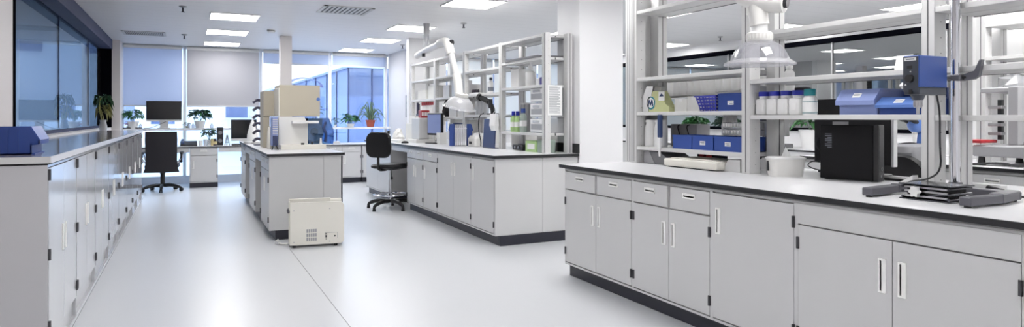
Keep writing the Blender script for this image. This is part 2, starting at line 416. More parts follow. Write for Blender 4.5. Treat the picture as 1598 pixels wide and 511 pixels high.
# ================================================================== OUTSIDE
o = MB().box(-30, 30, BACK + .4, 60, -.5, -.35).build('exterior_ground', 'pave'); o['kind'] = 'structure'
t = thing('neighbour_building', 'blue glazed office wing outside the back window', 'building', (3.9, 18, -.35))
MB().box(3.9, 16, 18, 42, -.34, 2.62).build('glazed_facade', 'bwin', t, w=True)
b = MB()
for x in (3.9, 4.55, 5.2, 5.85, 6.5, 7.15, 7.8): b.box(x - .02, x + .02, 17.97, 18.0, -.34, 2.62)
for y in (19.5, 21, 23, 25, 28, 31): b.box(3.87, 3.9, y - .03, y + .03, -.34, 2.62)
b.build('mullion', 'navy', t, w=True)
MB().box(3.7, 16.2, 17.8, 42, 2.62, 2.75).build('roof_edge', 'facade', t, w=True)
t = thing('pale_building', 'pale building far outside with small blue windows', 'building', (-4, 34, -.35))
MB().box(-25, 3.0, 34, 40, -.34, 9).build('wall', 'facade', t, w=True)
for (x, z) in ((-2.6, .9), (-1.0, .9), (3.0 - .9, 1.2), (-6, 4), (-3.5, 4), (-1, 4)):
    f = MB().box(x - .55, x + .55, 33.95, 34.0, z, z + 1.2).build('window', 'frame', t, w=True)
    MB().box(x - .48, x + .48, 33.93, 33.95, z + .07, z + 1.13).build('pane', 'bwin', f, w=True)
t = thing('awning', 'violet awning seen through the window above the beige box', 'awning', (2.6, 17.2, 2.0))
b = MB(); n = 10
for i in range(n):
    a0, a1 = PI * i / n, PI * (i + 1) / n
    b.face([(2.65 - .42 * math.cos(a0), 17.0, 2.02 + .22 * math.sin(a0)), (2.65 - .42 * math.cos(a1), 17.0, 2.02 + .22 * math.sin(a1)), (2.65 - .42 * math.cos(a1), 17.5, 2.06 + .24 * math.sin(a1)), (2.65 - .42 * math.cos(a0), 17.5, 2.06 + .24 * math.sin(a0))])
b.build('canopy', 'purple', t, w=True)
MB().cyl((2.3, 17.3, -.35), (2.3, 17.3, 2.05), .025).cyl((3.0, 17.3, -.35), (3.0, 17.3, 2.05), .025).build('post', 'frame', t, w=True)

# ================================================================== CABINETRY
def pull(parent, x, z, vertical=True, y=-.002, L=.15, W=.036):
    b = MB(); w, h = (W, L) if vertical else (L * .72, W * .9)
    b.m('pull')
    b.box(x - w / 2, x - w / 2 + .007, y - .006, y, z - h / 2, z + h / 2).box(x + w / 2 - .007, x + w / 2, y - .006, y, z - h / 2, z + h / 2)
    b.box(x - w / 2 + .007, x + w / 2 - .007, y - .006, y, z + h / 2 - .009, z + h / 2).box(x - w / 2 + .007, x + w / 2 - .007, y - .006, y, z - h / 2, z - h / 2 + .009)
    if vertical: b.box(x - .003, x + w / 2 - .007, y - .004, y, z - h / 2 + .009, z + h / 2 - .009)
    else: b.box(x - w / 2 + .007, x + w / 2 - .007, y - .004, y, z + .002, z + h / 2 - .009)
    b.m('pit')
    if vertical: b.box(x - w / 2 + .007, x - .003, y - .001, y, z - h / 2 + .009, z + h / 2 - .009)
    else: b.box(x - w / 2 + .007, x + w / 2 - .007, y - .001, y, z - h / 2 + .009, z + .002)
    return b.build('handle', None, parent)
def hinge(parent, x, z, h=.058):
    return MB().cyl((x, -.006, z - h / 2), (x, -.006, z + h / 2), .0075, seg=8).box(x - .008, x + .008, -.004, 0, z - h / 2, z + h / 2).build('hinge', 'hinge', parent)
def cabinet(label, W, D, z0, z1, loc, rz, doors=(), drawers=(), plinth=None, key='cab', group=None, name='base_cabinet', hinges=(.09, .09), st=.012, mids=False, pullz=None):
    t = thing(name, label, 'cabinet', loc, rz, group)
    b = MB().box(0, W, .02, D, z0, z1)
    b.box(0, st, 0, .02, z0, z1).box(W - st, W, 0, .02, z0, z1).box(st, W - st, 0, .02, z1 - .012, z1).box(st, W - st, 0, .02, z0, z0 + .014)
    b.build('body', key, t)
    if plinth:
        MB().box(0, W, plinth[1], D - .01, 0, z0).build('plinth', 'kick', t)
    for (x0, x1, a0, a1, hs) in doors:
        d = MB().box(x0 + .002, x1 - .002, -.003, .017, a0 + .002, a1 - .002, .0015).build('door', key, t)
        hx = x0 + .002 if hs[0] == 'l' else x1 - .002
        hz = [a0 + hinges[0], a1 - hinges[1]] + ([(a0 + a1) / 2] if mids else [])
        for z in hz: hinge(d, hx, z)
        if len(hs) == 1:
            px = x1 - .045 if hs == 'l' else x0 + .045
            pull(d, px, pullz if pullz else a1 - .16)
    for (x0, x1, a0, a1) in drawers:
        d = MB().box(x0 + .002, x1 - .002, -.003, .017, a0 + .002, a1 - .002, .0015).build('drawer', key, t)
        pull(d, (x0 + x1) / 2, a1 - (a1 - a0) * .33, False)
    return t

# ---- left run: eight double-door units, glossy
W = .96
for i in range(8):
    y0 = 4.07 + i * W
    cabinet('glossy grey double door cabinet under the left worktop, %s of eight' % ORD[i], W, .55, .0, 1.035, (-.64, y0, 0), PI / 2,
            doors=[(.012, W / 2, .13, 1.02, 'l'), (W / 2, W - .012, .13, 1.02, 'r')], key='gloss', group='cabinets under the left worktop', hinges=(.075, .035), mids=True, pullz=.6)
t = thing('worktop', 'long glossy grey worktop on the left cabinet run', 'worktop', (-.9, 4.07, 1.035))
MB().box(LX + .005, -.625, 4.05, 11.77, 1.045, 1.08, .004).build('top', 'topg', t, w=True)
MB().box(LX + .02, -.64, 4.075, 11.75, 1.035, 1.045).build('shadow_gap', 'black', t, w=True)
MB().box(-.6255, -.622, 4.05, 11.77, 1.046, 1.079).build('front_edge', 'top', t, w=True)
MB().box(LX + .005, -.6255, 4.047, 4.05, 1.046, 1.079).build('end_edge', 'cab', t, w=True)

# ---- right bench (front faces -X); local x = far - Y
FX = 2.735
def unit(yf, yn, X=FX): return yf - yn, (X, yf, 0), -PI / 2
def two(w): return [(.012, w / 2, .12, .70, 'l'), (w / 2, w - .012, .12, .70, 'r')]
GR = 'cabinets of the stirrer bench'
w, l, r = unit(4.60, 3.697)
cabinet('grey cabinet with two drawers above two doors, at the end by the white pier', w, .60, .10, .862, l, r, two(w), [(.012, w / 2 - .012, .705, .845), (w / 2 + .012, w - .012, .705, .845)], (.1, .045), group=GR)
w, l, r = unit(3.697, 2.94)
cabinet('grey cabinet with two drawers above two doors, beside the single door cabinet', w, .60, .10, .862, l, r, two(w), [(.012, w / 2 - .012, .705, .845), (w / 2 + .012, w - .012, .705, .845)], (.1, .045), group=GR)
w, l, r = unit(2.94, 2.345)
cabinet('tall single door grey cabinet below the black computer', w, .60, .10, .862, l, r, [(.012, w - .012, .12, .845, 'r')], [], (.1, .045), group=GR)
w, l, r = unit(2.345, 1.335)
t = cabinet('wide grey sink style cabinet below the stirrer, plain panel over two doors', w, .60, .10, .862, l, r, [(.012, w / 2, .12, .745, 'l'), (w / 2, w - .012, .12, .745, 'r')], [], (.1, .045), group=GR)
MB().box(.012, w - .012, -.003, .017, .75, .85).build('fixed_panel', 'cab', t)
w, l, r = unit(1.335, .3)
cabinet('grey double door cabinet at the near end of the stirrer bench', w, .60, .10, .862, l, r, two(w), [(.012, w / 2, .705, .845), (w / 2, w - .012, .705, .845)], (.1, .045), group=GR)
# rear half, doors facing the next aisle
for k, (ya, yb) in enumerate(((.3, 1.74), (1.74, 3.18), (3.18, 4.6))):
    w = yb - ya
    cabinet('grey cabinet on the far side of the stirrer bench, %s' % ['near end', 'middle', 'pier end'][k], w, .72, .10, .862, (4.07, ya, 0), PI / 2, [(.012, w / 2, .12, .845, 'l'), (w / 2, w - .012, .12, .845, 'r')], [], (.1, .045), group=GR)
def worktop(label, x0, x1, y0, y1, z0=.872, z1=.90, extra=None):
    t = thing('worktop', label, 'worktop', ((x0 + x1) / 2, (y0 + y1) / 2, z0))
    MB().box(x0 + .004, x1 - .004, y0 + .004, y1 - .004, z1 - .003, z1).build('surface', 'top', t, w=True)
    MB().box(x0, x1, y0, y1, z0, z1 - .0015, .0015).build('core', 'black', t, w=True)
    MB().box(x0 + .035, x1 - .035, y0 + .035, y1 - .035, z0 - .01, z0).build('underframe', 'cabdark', t, w=True)
    return t
worktop('long pale worktop with black edge carrying the stirrer and computer', 2.705, 4.12, .25, 4.65)

# ---- middle bench
GM = 'cabinets of the middle bench'
yA, yB, yC, yD, yK, yL = 5.965, 6.56, 7.63, 8.165, 8.88, 9.70
w, l, r = unit(yB, yA); cabinet('grey single door cabinet at the end by the pier, under the drawer boxes', w, .62, .10, .862, l, r, [(.012, w - .012, .12, .845, 'r')], [], (.1, .045), group=GM)
w, l, r = unit(yC, yB); cabinet('wide grey cabinet with two tall doors below the steel canister', w, .62, .10, .862, l, r, [(.012, w / 2, .12, .845, 'l'), (w / 2, w - .012, .12, .845, 'r')], [], (.1, .045), group=GM)
w, l, r = unit(yD, yC); cabinet('narrow grey cabinet with one drawer over one door', w, .62, .10, .862, l, r, [(.012, w - .012, .12, .72, 'r')], [(.012, w - .012, .725, .845)], (.1, .045), group=GM)
w, l, r = unit(yK, yD); cabinet('grey cabinet with two drawers over two doors beside the knee space', w, .62, .10, .862, l, r, [(.012, w / 2, .12, .72, 'l'), (w / 2, w - .012, .12, .72, 'r')], [(.012, w / 2, .725, .845), (w / 2, w - .012, .725, .845)], (.1, .045), group=GM)
w, l, r = unit(11.19, yL); cabinet('grey cabinet at the far end of the middle bench beyond the stool', w, .62, .10, .862, l, r, [(.012, w / 2, .12, .845, 'l'), (w / 2, w - .012, .12, .845, 'r')], [], (.1, .045), group=GM)
t = thing('knee_space_frame', 'grey knee space between bench cabinets behind the stool', 'bench frame', (3.35, 9.29, 0))
MB().box(3.33, 3.355, yK, yL, 0, .862).build('back_panel', 'cabdark', t, w=True)
MB().box(2.75, 3.33, yK, yL, .79, .862).build('rail', 'cab', t, w=True)
t = thing('end_panel', 'plain grey end panel of the middle bench facing the viewer', 'bench panel', (3.2, 5.95, 0))
MB().box(FX, 3.268, 5.947, 5.963, .10, .862).build('front_panel', 'cab', t, w=True)
MB().box(3.272, 3.69, 5.947, 5.963, .10, .862).build('back_panel', 'cab', t, w=True)
MB().box(FX + .045, 3.69, 5.93, 5.963, 0, .10, .004).build('plinth', 'kick', t, w=True)
worktop('long pale worktop of the middle bench with black edge and pier end', 2.705, 3.695, 5.92, 11.22)
MB_ = thing('upstand', 'short grey upstand with dark edge where the worktop meets the pier', 'upstand', (3.68, 6.0, .9))
MB().box(3.45, 3.69, 6.36, 6.375, .9, 1.0).build('panel', 'alud', MB_, w=True)
MB().box(3.68, 3.697, 5.92, 6.36, .9, 1.0).build('side_panel', 'black', MB_, w=True)
# rear half of the middle bench
w = 4.4
for k in range(3):
    y0 = 6.42 + k * 1.5
    cabinet('grey cabinet on the far side of the middle bench, %s' % ['pier end', 'middle', 'far end'][k], 1.5, .5, .10, .862, (4.22, y0, 0), PI / 2, [(.012, .75, .12, .845, 'l'), (.75, 1.488, .12, .845, 'r')], [], (.1, .045), group=GM)
worktop('pale worktop on the far side of the middle bench', 3.70, 4.25, 6.40, 10.95)

# ---- island
GI = 'cabinets of the island'
IX = .76
w, l, r = unit(8.10, 7.275, IX); cabinet('island cabinet nearest the heater, two drawers over two doors', w, .735, .10, .862, l, r, [(.012, w / 2, .12, .715, 'l'), (w / 2, w - .012, .12, .715, 'r')], [(.012, w / 2, .72, .845), (w / 2, w - .012, .72, .845)], (.1, .06), group=GI)
w, l, r = unit(9.65, 8.78, IX); cabinet('middle island cabinet between the two knee spaces', w, .735, .10, .862, l, r, [(.012, w / 2, .12, .715, 'l'), (w / 2, w - .012, .12, .715, 'r')], [(.012, w / 2, .72, .845), (w / 2, w - .012, .72, .845)], (.1, .06), group=GI)
w, l, r = unit(11.2, 10.35, IX); cabinet('farthest island cabinet beside the desk', w, .735, .10, .862, l, r, [(.012, w / 2, .12, .715, 'l'), (w / 2, w - .012, .12, .715, 'r')], [(.012, w / 2, .72, .845), (w / 2, w - .012, .72, .845)], (.1, .06), group=GI)
for (a, c, lb) in ((8.10, 8.78, 'nearer'), (9.65, 10.35, 'farther')):
    t = thing('knee_space_frame', 'grey open knee space in the island, the %s one' % lb, 'bench frame', (1.2, (a + c) / 2, 0))
    MB().box(1.25, 1.49, a, c, .1, .862).build('back_panel', 'cabdark', t, w=True)
    MB().box(IX, 1.25, a, c, .77, .862).build('rail', 'cab', t, w=True)
    MB().box(IX + .06, 1.49, a, c, 0, .1).build('plinth', 'kick', t, w=True)
t = thing('end_panel', 'plain grey end panel of the island behind the white heater', 'bench panel', (1.13, 7.26, 0))
MB().box(IX, 1.308, 7.257, 7.273, .10, .862).build('front_panel', 'cab', t, w=True)
MB().box(1.312, 1.495, 7.257, 7.273, .10, .862).build('back_panel', 'cab', t, w=True)
MB().box(1.50, 1.512, 7.25, 7.275, .0, .862).build('edge_strip', 'slot', t, w=True)
MB().box(IX + .06, 1.49, 7.262, 7.275, 0, .10).build('plinth', 'kick', t, w=True)
worktop('pale island worktop with black edge carrying the beige analyser', .735, 1.53, 7.22, 11.25)

# ---- desk along the back windows
t = thing('desk', 'long pale desk under the back windows with the monitors', 'desk', (.4, 13.6, 0))
MB().box(-1.06, 1.9, 13.25, 14.1, .727, .75, .003).build('top', 'top', t, w=True)
MB().box(-1.06, 1.9, 13.245, 13.25, .729, .748).build('front_edge', 'black', t, w=True)
for (a, c) in ((-1.06, .03), (.51, 1.88)): MB().box(a, c, 13.27, 13.29, .64, .727).build('apron', 'cab', t, w=True)
for x in (-1.04, 1.86): MB().box(x - .02, x + .02, 13.3, 14.05, 0, .727).build('leg', 'cab', t, w=True)
cabinet('small grey desk cabinet with drawer and door beside the office chair', .465, .6, .09, .725, (.036, 13.27, 0), 0, [(.012, .453, .11, .58, 'r')], [(.012, .453, .585, .71)], (.09, .02))
w = .74
t = thing('desk', 'pale desk in the corner under the potted plants', 'desk', (2.9, 13.4, 0))
MB().box(1.92, 3.94, 12.97, 13.97, .727, .75, .003).build('top', 'top', t, w=True)
MB().box(1.92, 3.94, 12.965, 12.97, .729, .748).build('front_edge', 'black', t, w=True)
cabinet('grey double door cabinet under the corner desk', .74, .6, .10, .725, (2.33, 12.99, 0), 0, [(.012, .37, .12, .60, 'l'), (.37, .728, .12, .60, 'r')], [(.012, .37, .605, .71), (.37, .728, .605, .71)], (.10, .03))
cabinet('second grey cabinet under the corner desk, behind the middle bench', .74, .6, .10, .725, (3.09, 12.99, 0), 0, [(.012, .37, .12, .60, 'l'), (.37, .728, .12, .60, 'r')], [(.012, .37, .605, .71), (.37, .728, .605, .71)], (.10, .03))

# ---- third bench beyond the right bench
GT = 'cabinets of the third bench'
for k, (yf, yn) in enumerate(((4.6, 3.62), (3.62, 2.64), (2.64, 1.66), (1.66, .68))):
    w, l, r = unit(yf, yn, 5.47)
    cabinet('grey drawer cabinet of the bench by the white screen, %s' % ['farthest', 'second farthest', 'second nearest', 'nearest'][k], w, .9, .10, .862, l, r, two(w), [(.012, w / 2, .705, .845), (w / 2, w - .012, .705, .845)], (.1, .045), group=GT)
worktop('pale worktop of the bench in front of the white screen wall', 5.44, 6.46, .6, 4.62)
# far desk along the grey glass
t = thing('desk', 'long white desk along the grey glass wall', 'desk', (8.4, 8, 0))
MB().box(8.05, 8.76, 5.0, 12.5, .77, .80).build('top', 'top', t, w=True)
MB().box(8.045, 8.05, 5.0, 12.5, .772, .798).build('front_edge', 'black', t, w=True)
MB().box(8.08, 8.7, 5.02, 12.48, 0, .77).build('body', 'cab', t, w=True)

# ================================================================== SHELVING
SX = 3.36
t = thing('shelving_unit', 'tall aluminium shelving on the stirrer bench with blue bins and jars', 'shelving', (SX + .16, 2.4, .9))
def shelf_into(t, Xf, posts, bays, ztop, depth=.33, zb=.9, ud=.095):
    for (y, wy) in posts:
        b = MB(); b.m('alu').box(Xf, Xf + ud, y, y + wy, zb, ztop)
        b.m('slot')
        ns = max(2, round(wy / .03))
        for k in range(1, ns):
            yy = y + wy * k / ns
            b.box(Xf - .0012, Xf + .004, yy - .0025, yy + .0025, zb + .01, ztop - .01)
        q = zb + .06
        while q < ztop - .05:
            b.box(Xf + ud * .55, Xf + ud * .55 + .005, y - .001, y + .002, q, q + .005); q += .08
        b.build('upright', None, t, w=True)
        b = MB(); b.m('alu').box(Xf + depth - ud - .005, Xf + depth - .005, y, y + wy, zb, ztop).m('slot').box(Xf + depth - ud * .6, Xf + depth - ud * .6 + .006, y - .0012, y + .002, zb, ztop)
        b.build('rear_upright', None, t, w=True)
    for (y0, y1, zs) in bays:
        for z in zs:
            s = MB().box(Xf + .002, Xf + depth * .48, y0 + .002, y1 - .002, z - .028, z, .002).box(Xf + depth * .52, Xf + depth, y0 + .002, y1 - .002, z - .028, z, .002).build('shelf', 'shelf', t, w=True)
            MB().box(Xf + depth * .48, Xf + depth * .52, y0 + .002, y1 - .002, z - .024, z - .012).box(Xf + depth, Xf + depth + .014, y0 + .002, y1 - .002, z - .03, z - .012).build('cable_slot', 'slot', s, w=True)
shelf_into(t, SX, [(4.494, .15), (3.256, .07), (2.043, .064), (.86, .064)],
           [(3.326, 4.494, [1.038, 1.323, 1.607, 2.165]), (2.107, 3.256, [1.294, 1.53, 1.838]), (.924, 2.043, [1.29, 1.527, 1.834])], 2.3)
MB().box(SX + .01, SX + .31, 4.60, 4.64, .9, 2.3).build('end_panel', 'alu', t, w=True)
MB().box(SX + .34, SX + .60, 3.30, 4.72, 1.445, 1.46).box(SX + .34, SX + .6, 3.30, 4.72, 1.30, 1.315).build('rear_shelf', 'shelf', t, w=True)
MX_ = 3.35
t = thing('shelving_unit', 'long white four bay shelving on the middle bench up to the pier', 'shelving', (MX_ + .16, 8.3, .9))
shelf_into(t, MX_, [(6.03, .08), (7.11, .075), (8.27, .075), (9.45, .075), (10.62, .06)],
           [(6.11, 7.11, [1.11, 1.625, 1.92, 2.16]), (7.185, 8.27, [1.31, 1.58, 1.89, 2.16]), (8.345, 9.45, [1.285, 1.57, 1.88, 2.16]), (9.525, 10.62, [1.28, 1.565, 1.875, 2.16])], 2.17, ud=.06)
t = thing('shelving_unit', 'grey shelving on the bench in front of the white screen wall', 'shelving', (6.2, 2, .9))
shelf_into(t, 6.08, [(3.27, .07), (2.1, .07), (.9, .07)], [(2.17, 3.27, [1.51, 1.79, 2.07]), (.97, 2.1, [1.51, 1.79, 2.07])], 2.3)

# ================================================================== ITEM HELPERS
def bin_(label, x0, x1, y0, y1, z0, h, key, lkey='label', group='blue storage bins', lab=True, open_x=True, name='storage_bin', slant=.35, rib=True):
    """open-fronted parts bin whose mouth faces -X"""
    t = thing(name, label, 'bin', ((x0 + x1) / 2, (y0 + y1) / 2, z0), 0, group)
    dx, dy = (x1 - x0) / 2, (y1 - y0) / 2; th = .006
    b = MB(); b.box(-dx, dx, -dy, dy, 0, .006)
    b.box(dx - th, dx, -dy, dy, 0, h)
    fh = h * (1 - slant)
    for s in (-1, 1):
        yy = (dy - th, dy) if s > 0 else (-dy, -dy + th)
        b.prism([(-dx, 0), (dx, 0), (dx, h), (-dx + .05, h), (-dx, fh)], 'xz', *yy)
        if rib: b.box(-dx + .055, dx, s * dy - .004, s * dy + .004, h - .012, h - .002)
        for k in range(4):
            xx = -dx + .06 + (2 * dx - .08) * k / 3.
            if rib: b.box(xx - .004, xx + .004, s * (dy + .002) - .002, s * (dy + .002) + .002, .012, h - .014)
    b.box(-dx - .003, -dx + th, -dy, dy, 0, fh)
    b.box(-dx - .007, -dx - .001, -dy - .003, dy + .003, fh - .012, fh)
    b.build('body', key, t)
    if lab:
        q = MB().box(-dx - .0045, -dx - .003, -.028, .028, fh * .35, fh * .35 + .03).build('label', 'label', t)
        MB().box(-dx - .005, -dx - .0045, -.022, .022, fh * .35 + .017, fh * .35 + .022).box(-dx - .005, -dx - .0045, -.022, .01, fh * .35 + .008, fh * .35 + .012).build('print', 'ink', q)
    return t
def bottle(label, x, y, z, r, h, key='white', capkey='cap', group=None, caph=.03, capr=None, square=False, name='bottle', band=None, neck=.55):
    t = thing(name, label, 'bottle', (x, y, z), 0, group)
    b = MB()
    if square: b.box(-r, r, -r, r, 0, h * .86, .012, 2).cyl((0, 0, h * .85), (0, 0, h), r * .8)
    else: b.lathe([(0, 0), (r * .96, 0), (r, .006), (r, h * .78), (r * .92, h * .86), (r * neck, h * .95), (r * neck, h), (0, h)])
    b.build('body', key, t, smooth=True)
    cr = capr or r * (.88 if square else neck + .12)
    MB().lathe([(0, h), (cr, h), (cr, h + caph - .004), (cr * .93, h + caph), (0, h + caph)], seg=18).build('cap', capkey, t, smooth=True)
    if band:
        for (a, c, k) in band: MB().lathe([(r + .0006, h * a), (r + .0012, h * a), (r + .0012, h * c), (r + .0006, h * c)]).build('label', k, t, smooth=True)
    return t
def leafset(n, R, zc, zr, size, droop=.3, seed=1, narrow=.5):
    rd = random.Random(seed); b = MB()
    for i in range(n):
        a = rd.uniform(0, 2 * PI); el = rd.uniform(-.35, 1.35)
        rr = R * rd.uniform(.35, 1)
        base = Vector((math.cos(a) * rr * math.cos(el) * .8, math.sin(a) * rr * math.cos(el) * .8, zc + zr * math.sin(el) * rd.uniform(.5, 1)))
        d = Vector((math.cos(a), math.sin(a), rd.uniform(-.5, .5))).normalized(); s = d.cross(Vector((0, 0, 1))).normalized()
        L = size * rd.uniform(.7, 1.25); w = L * narrow * .5
        u = Vector((0, 0, 1))
        p = [base, base + d * L * .35 + s * w + u * L * .06, base + d * L * .75 + s * w * .7, base + d * L - u * L * droop, base + d * L * .75 - s * w * .7, base + d * L * .35 - s * w + u * L * .06]
        mid = base + d * L * .5 - u * L * .05
        for k in range(6): b.face([p[k], p[(k + 1) % 6], mid])
    return b
def potted(label, x, y, z, pr, ph, potkey, n, R, zc, zr, size, key='green', seed=1, name='potted_plant', group='potted plants', stems=6):
    t = thing(name, label, 'plant', (x, y, z), 0, group)
    MB().lathe([(0, 0), (pr * .72, 0), (pr, ph), (pr * 1.06, ph), (pr * 1.06, ph - .012), (pr * .95, ph - .014), (pr * .9, ph - .02), (0, ph - .02)]).build('pot', potkey, t, smooth=True)
    MB().lathe([(0, ph - .018), (pr * .9, ph - .018), (pr * .9, ph - .022)]).build('soil', 'soil', t)
    leafset(n, R, ph + zc, zr, size, seed=seed).build('foliage', key, t)
    rd = random.Random(seed + 50); b = MB()
    for i in range(stems):
        a = rd.uniform(0, 6.28)
        b.tube([(0, 0, ph - .02), (math.cos(a) * R * .3, math.sin(a) * R * .3, ph + zc * .7), (math.cos(a) * R * .6, math.sin(a) * R * .6, ph + zc + zr * .4)], .004, 5, 1)
    b.build('stem', 'greens', t)
    return t
def carton(label, x0, x1, y0, y1, z0, h, key='cart', group=None, name='carton', flap=True, rz=0):
    t = thing(name, label, 'box', ((x0 + x1) / 2, (y0 + y1) / 2, z0), rz, group)
    dx, dy = (x1 - x0) / 2, (y1 - y0) / 2
    MB().box(-dx, dx, -dy, dy, 0, h, .002).build('body', key, t)
    if flap:
        MB().box(-dx - .001, dx + .001, -.018, .018, h * .8, h + .001).build('tape', 'label', t)
    return t

# ================================================================== RIGHT BENCH: BAY BY THE PIER
ZS = 1.323
# package with tape dispenser
t = thing('product_pack', 'yellow green pack with round blue emblem leaning at the shelf end', 'pack', (3.47, 4.37, ZS))
b = MB(); b.prism([(4.47, 0 + ZS), (4.16, ZS), (4.16, ZS + .04), (4.20, ZS + .06), (4.28, ZS + .17), (4.40, ZS + .17), (4.47, ZS + .10)], 'yz', 3.43, 3.51); b.build('body', 'khaki', t, w=True)
b = MB(); b.lathe([(0, 0), (.056, 0), (.056, .004), (0, .004)], mtx=Matrix.Translation((3.4305, 4.385, ZS + .075)) @ Matrix.Rotation(-PI / 2, 4, 'Y'), seg=28); em = b.build('emblem', 'label', t, w=True)
MB().lathe([(.042, .0), (.054, .0), (.054, .0055), (.042, .0055)], mtx=Matrix.Translation((3.4305, 4.385, ZS + .075)) @ Matrix.Rotation(-PI / 2, 4, 'Y'), seg=28).build('ring', 'teal', em, w=True)
b = MB()
for (ya, za, yb, zb) in ((.030, -.026, .020, .026), (.020, .026, .002, -.018), (.002, -.018, -.016, .026), (-.016, .026, -.026, -.026)):
    p, q = Vector((3.4248, 4.385 + ya, ZS + .075 + za)), Vector((3.4248, 4.385 + yb, ZS + .075 + zb))
    b.cyl(p, q, .0052, seg=6)
b.build('letter', 'navy', em, w=True)
MB().box(3.428, 3.4305, 4.215, 4.29, ZS + .09, ZS + .165).build('label', 'label', t, w=True)
MB().prism([(4.225, ZS + .125), (4.28, ZS + .125), (4.265, ZS + .14), (4.252, ZS + .15), (4.238, ZS + .14)], 'yz', 3.4265, 3.428).build('print', 'navy', t, w=True)
t = thing('paper_pack', 'white glossy paper pack tucked behind the yellow green pack', 'pack', (3.5, 4.43, ZS))
MB().prism([(4.49, ZS), (4.42, ZS), (4.36, ZS + .21), (4.44, ZS + .215), (4.49, ZS + .13)], 'yz', 3.425, 3.429).prism([(4.49, ZS), (4.44, ZS), (4.36, ZS + .21), (4.44, ZS + .215), (4.49, ZS + .13)], 'yz', 3.515, 3.56).build('body', 'paper', t, w=True)
MB().prism([(4.48, ZS + .02), (4.44, ZS + .02), (4.40, ZS + .10), (4.46, ZS + .10)], 'yz', 3.512, 3.515).build('print', 'bluel', t, w=True)
# white cartons in the middle of the shelf
for i, (ya, yb, h) in enumerate(((4.00, 4.145, .10), (3.86, 3.995, .115), (3.74, 3.855, .105))):
    carton('low white carton on the shelf, %s the yellow green pack' % ['just beside', 'second from', 'third from'][i], 3.47, 3.66, ya, yb, ZS, h, group='white cartons beside the pack')
# basket
t = thing('basket', 'violet blue plastic basket with slotted sides on the shelf', 'basket', (3.50, 3.705, ZS))
b = MB(); dx0, dy0, dx1, dy1, h = .085, .075, .115, .105, .115
for i in range(4):
    z0, z1 = .012 + i * .024, .012 + i * .024 + .014
    f0, f1 = z0 / h, z1 / h
    a, c = dx0 + (dx1 - dx0) * f0, dy0 + (dy1 - dy0) * f0
    b.box(-a, -a + .004, -c, c, z0, z1).box(a - .004, a, -c, c, z0, z1).box(-a, a, -c, -c + .004, z0, z1).box(-a, a, c - .004, c, z0, z1)
for k in range(7):
    yy = -1 + 2 * k / 6
    for s in (-1, 1):
        b.cyl((s * dx0, yy * dy0, 0), (s * dx1 * .98, yy * dy1, h), .004, seg=5); b.cyl((yy * dx0, s * dy0, 0), (yy * dx1, s * dy1 * .98, h), .004, seg=5)
b.build('side', 'indigo', t)
b = MB(); b.box(-dx1 - .006, -dx1 + .008, -dy1 - .006, dy1 + .006, h - .01, h).box(dx1 - .008, dx1 + .006, -dy1 - .006, dy1 + .006, h - .01, h).box(-dx1, dx1, -dy1 - .006, -dy1 + .008, h - .01, h).box(-dx1, dx1, dy1 - .008, dy1 + .006, h - .01, h)
b.build('rim', 'indigo', t)
MB().box(-dx0, dx0, -dy0, dy0, 0, .004).build('base', 'indigo', t)
t = bin_('deep blue lidded bin with white label beside the violet basket', 3.40, 3.62, 3.345, 3.585, ZS, .125, 'blue', slant=.0)
t = thing('plastic_tray', 'pale plastic tray lying on the deep blue labelled bin', 'tray', (3.5, 3.46, ZS + .126))
b = MB(); b.box(-.12, .12, -.125, .125, 0, .004); b.prism([(-.12, .004), (.12, .004), (.10, .045), (.0, .055), (-.10, .03)], 'xz', -.125, -.119); b.prism([(-.12, .004), (.12, .004), (.10, .03), (-.10, .012)], 'xz', .119, .125); b.box(.112, .12, -.12, .12, .004, .04)
b.build('body', 'clearpl', t)
# row of white bottles on the rear shelf
ZR = 1.46
ys = [4.66 - i * .084 for i in range(17)]
for i, y in enumerate(ys):
    bottle('white plastic bottle standing in the row on the rear shelf', 3.80, y, ZR, .037, .16, 'hdpe', 'white', group='white bottles on the rear shelf', caph=.022)
for i, y in enumerate([4.1 - .14 * k for k in range(5)]):
    carton('small white carton on the lower rear shelf behind the front cartons', 3.72, 3.86, y - .06, y + .06, 1.315, .09, group='cartons on the lower rear shelf', flap=False)
t = thing('control_box', 'white instrument box with two black knobs under the deep blue bin', 'instrument', (3.75, 3.40, 1.15))
MB().box(3.70, 3.82, 3.33, 3.50, 1.145, 1.30, .004).build('body', 'white', t, w=True)
for z in (1.26, 1.20): MB().cyl((3.70, 3.37, z), (3.685, 3.37, z), .016).build('knob', 'blackpl', t, w=True, smooth=True)
MB().box(3.698, 3.70, 3.42, 3.49, 1.255, 1.28).build('display', 'headd', t, w=True)
# shelf below
ZL = 1.038
for i, (y0, y1) in enumerate(((3.862, 4.075), (3.635, 3.855), (3.36, 3.625))):
    bin_('deep blue open bin on the lowest shelf, %s' % ['no label, beside the grey holder', 'middle one with white label', 'white label, under the tip racks'][i], 3.40, 3.62, y0, y1, ZL, .105, 'blue2', lab=i > 0, slant=.0)
t = thing('tip_rack', 'clear stacked pipette tip racks above the labelled blue bin', 'rack', (3.55, 3.5, ZL + .105))
for k in range(2): MB().box(-.06, .06, -.14, .14, .005 + k * .05, .05 + k * .05, .004).build('box', 'clearpl', t)
b = MB()
for k in range(2):
    for i in range(10):
        for x in (-.058,): b.cyl((x - .003, -.125 + i * .028, .02 + k * .05), (x - .003, -.125 + i * .028, .042 + k * .05), .008, seg=8)
b.build('tips', 'white', t)
t = thing('plastic_bag', 'crumpled white plastic bag behind the middle blue bin', 'bag', (3.70, 3.78, ZL + .0))
b = MB(); rd = random.Random(4)
b.lathe([(0, 0), (.055, .0), (.07, .06), (.05, .13), (.062, .18), (.04, .24), (.05, .26), (0, .262)], seg=12)
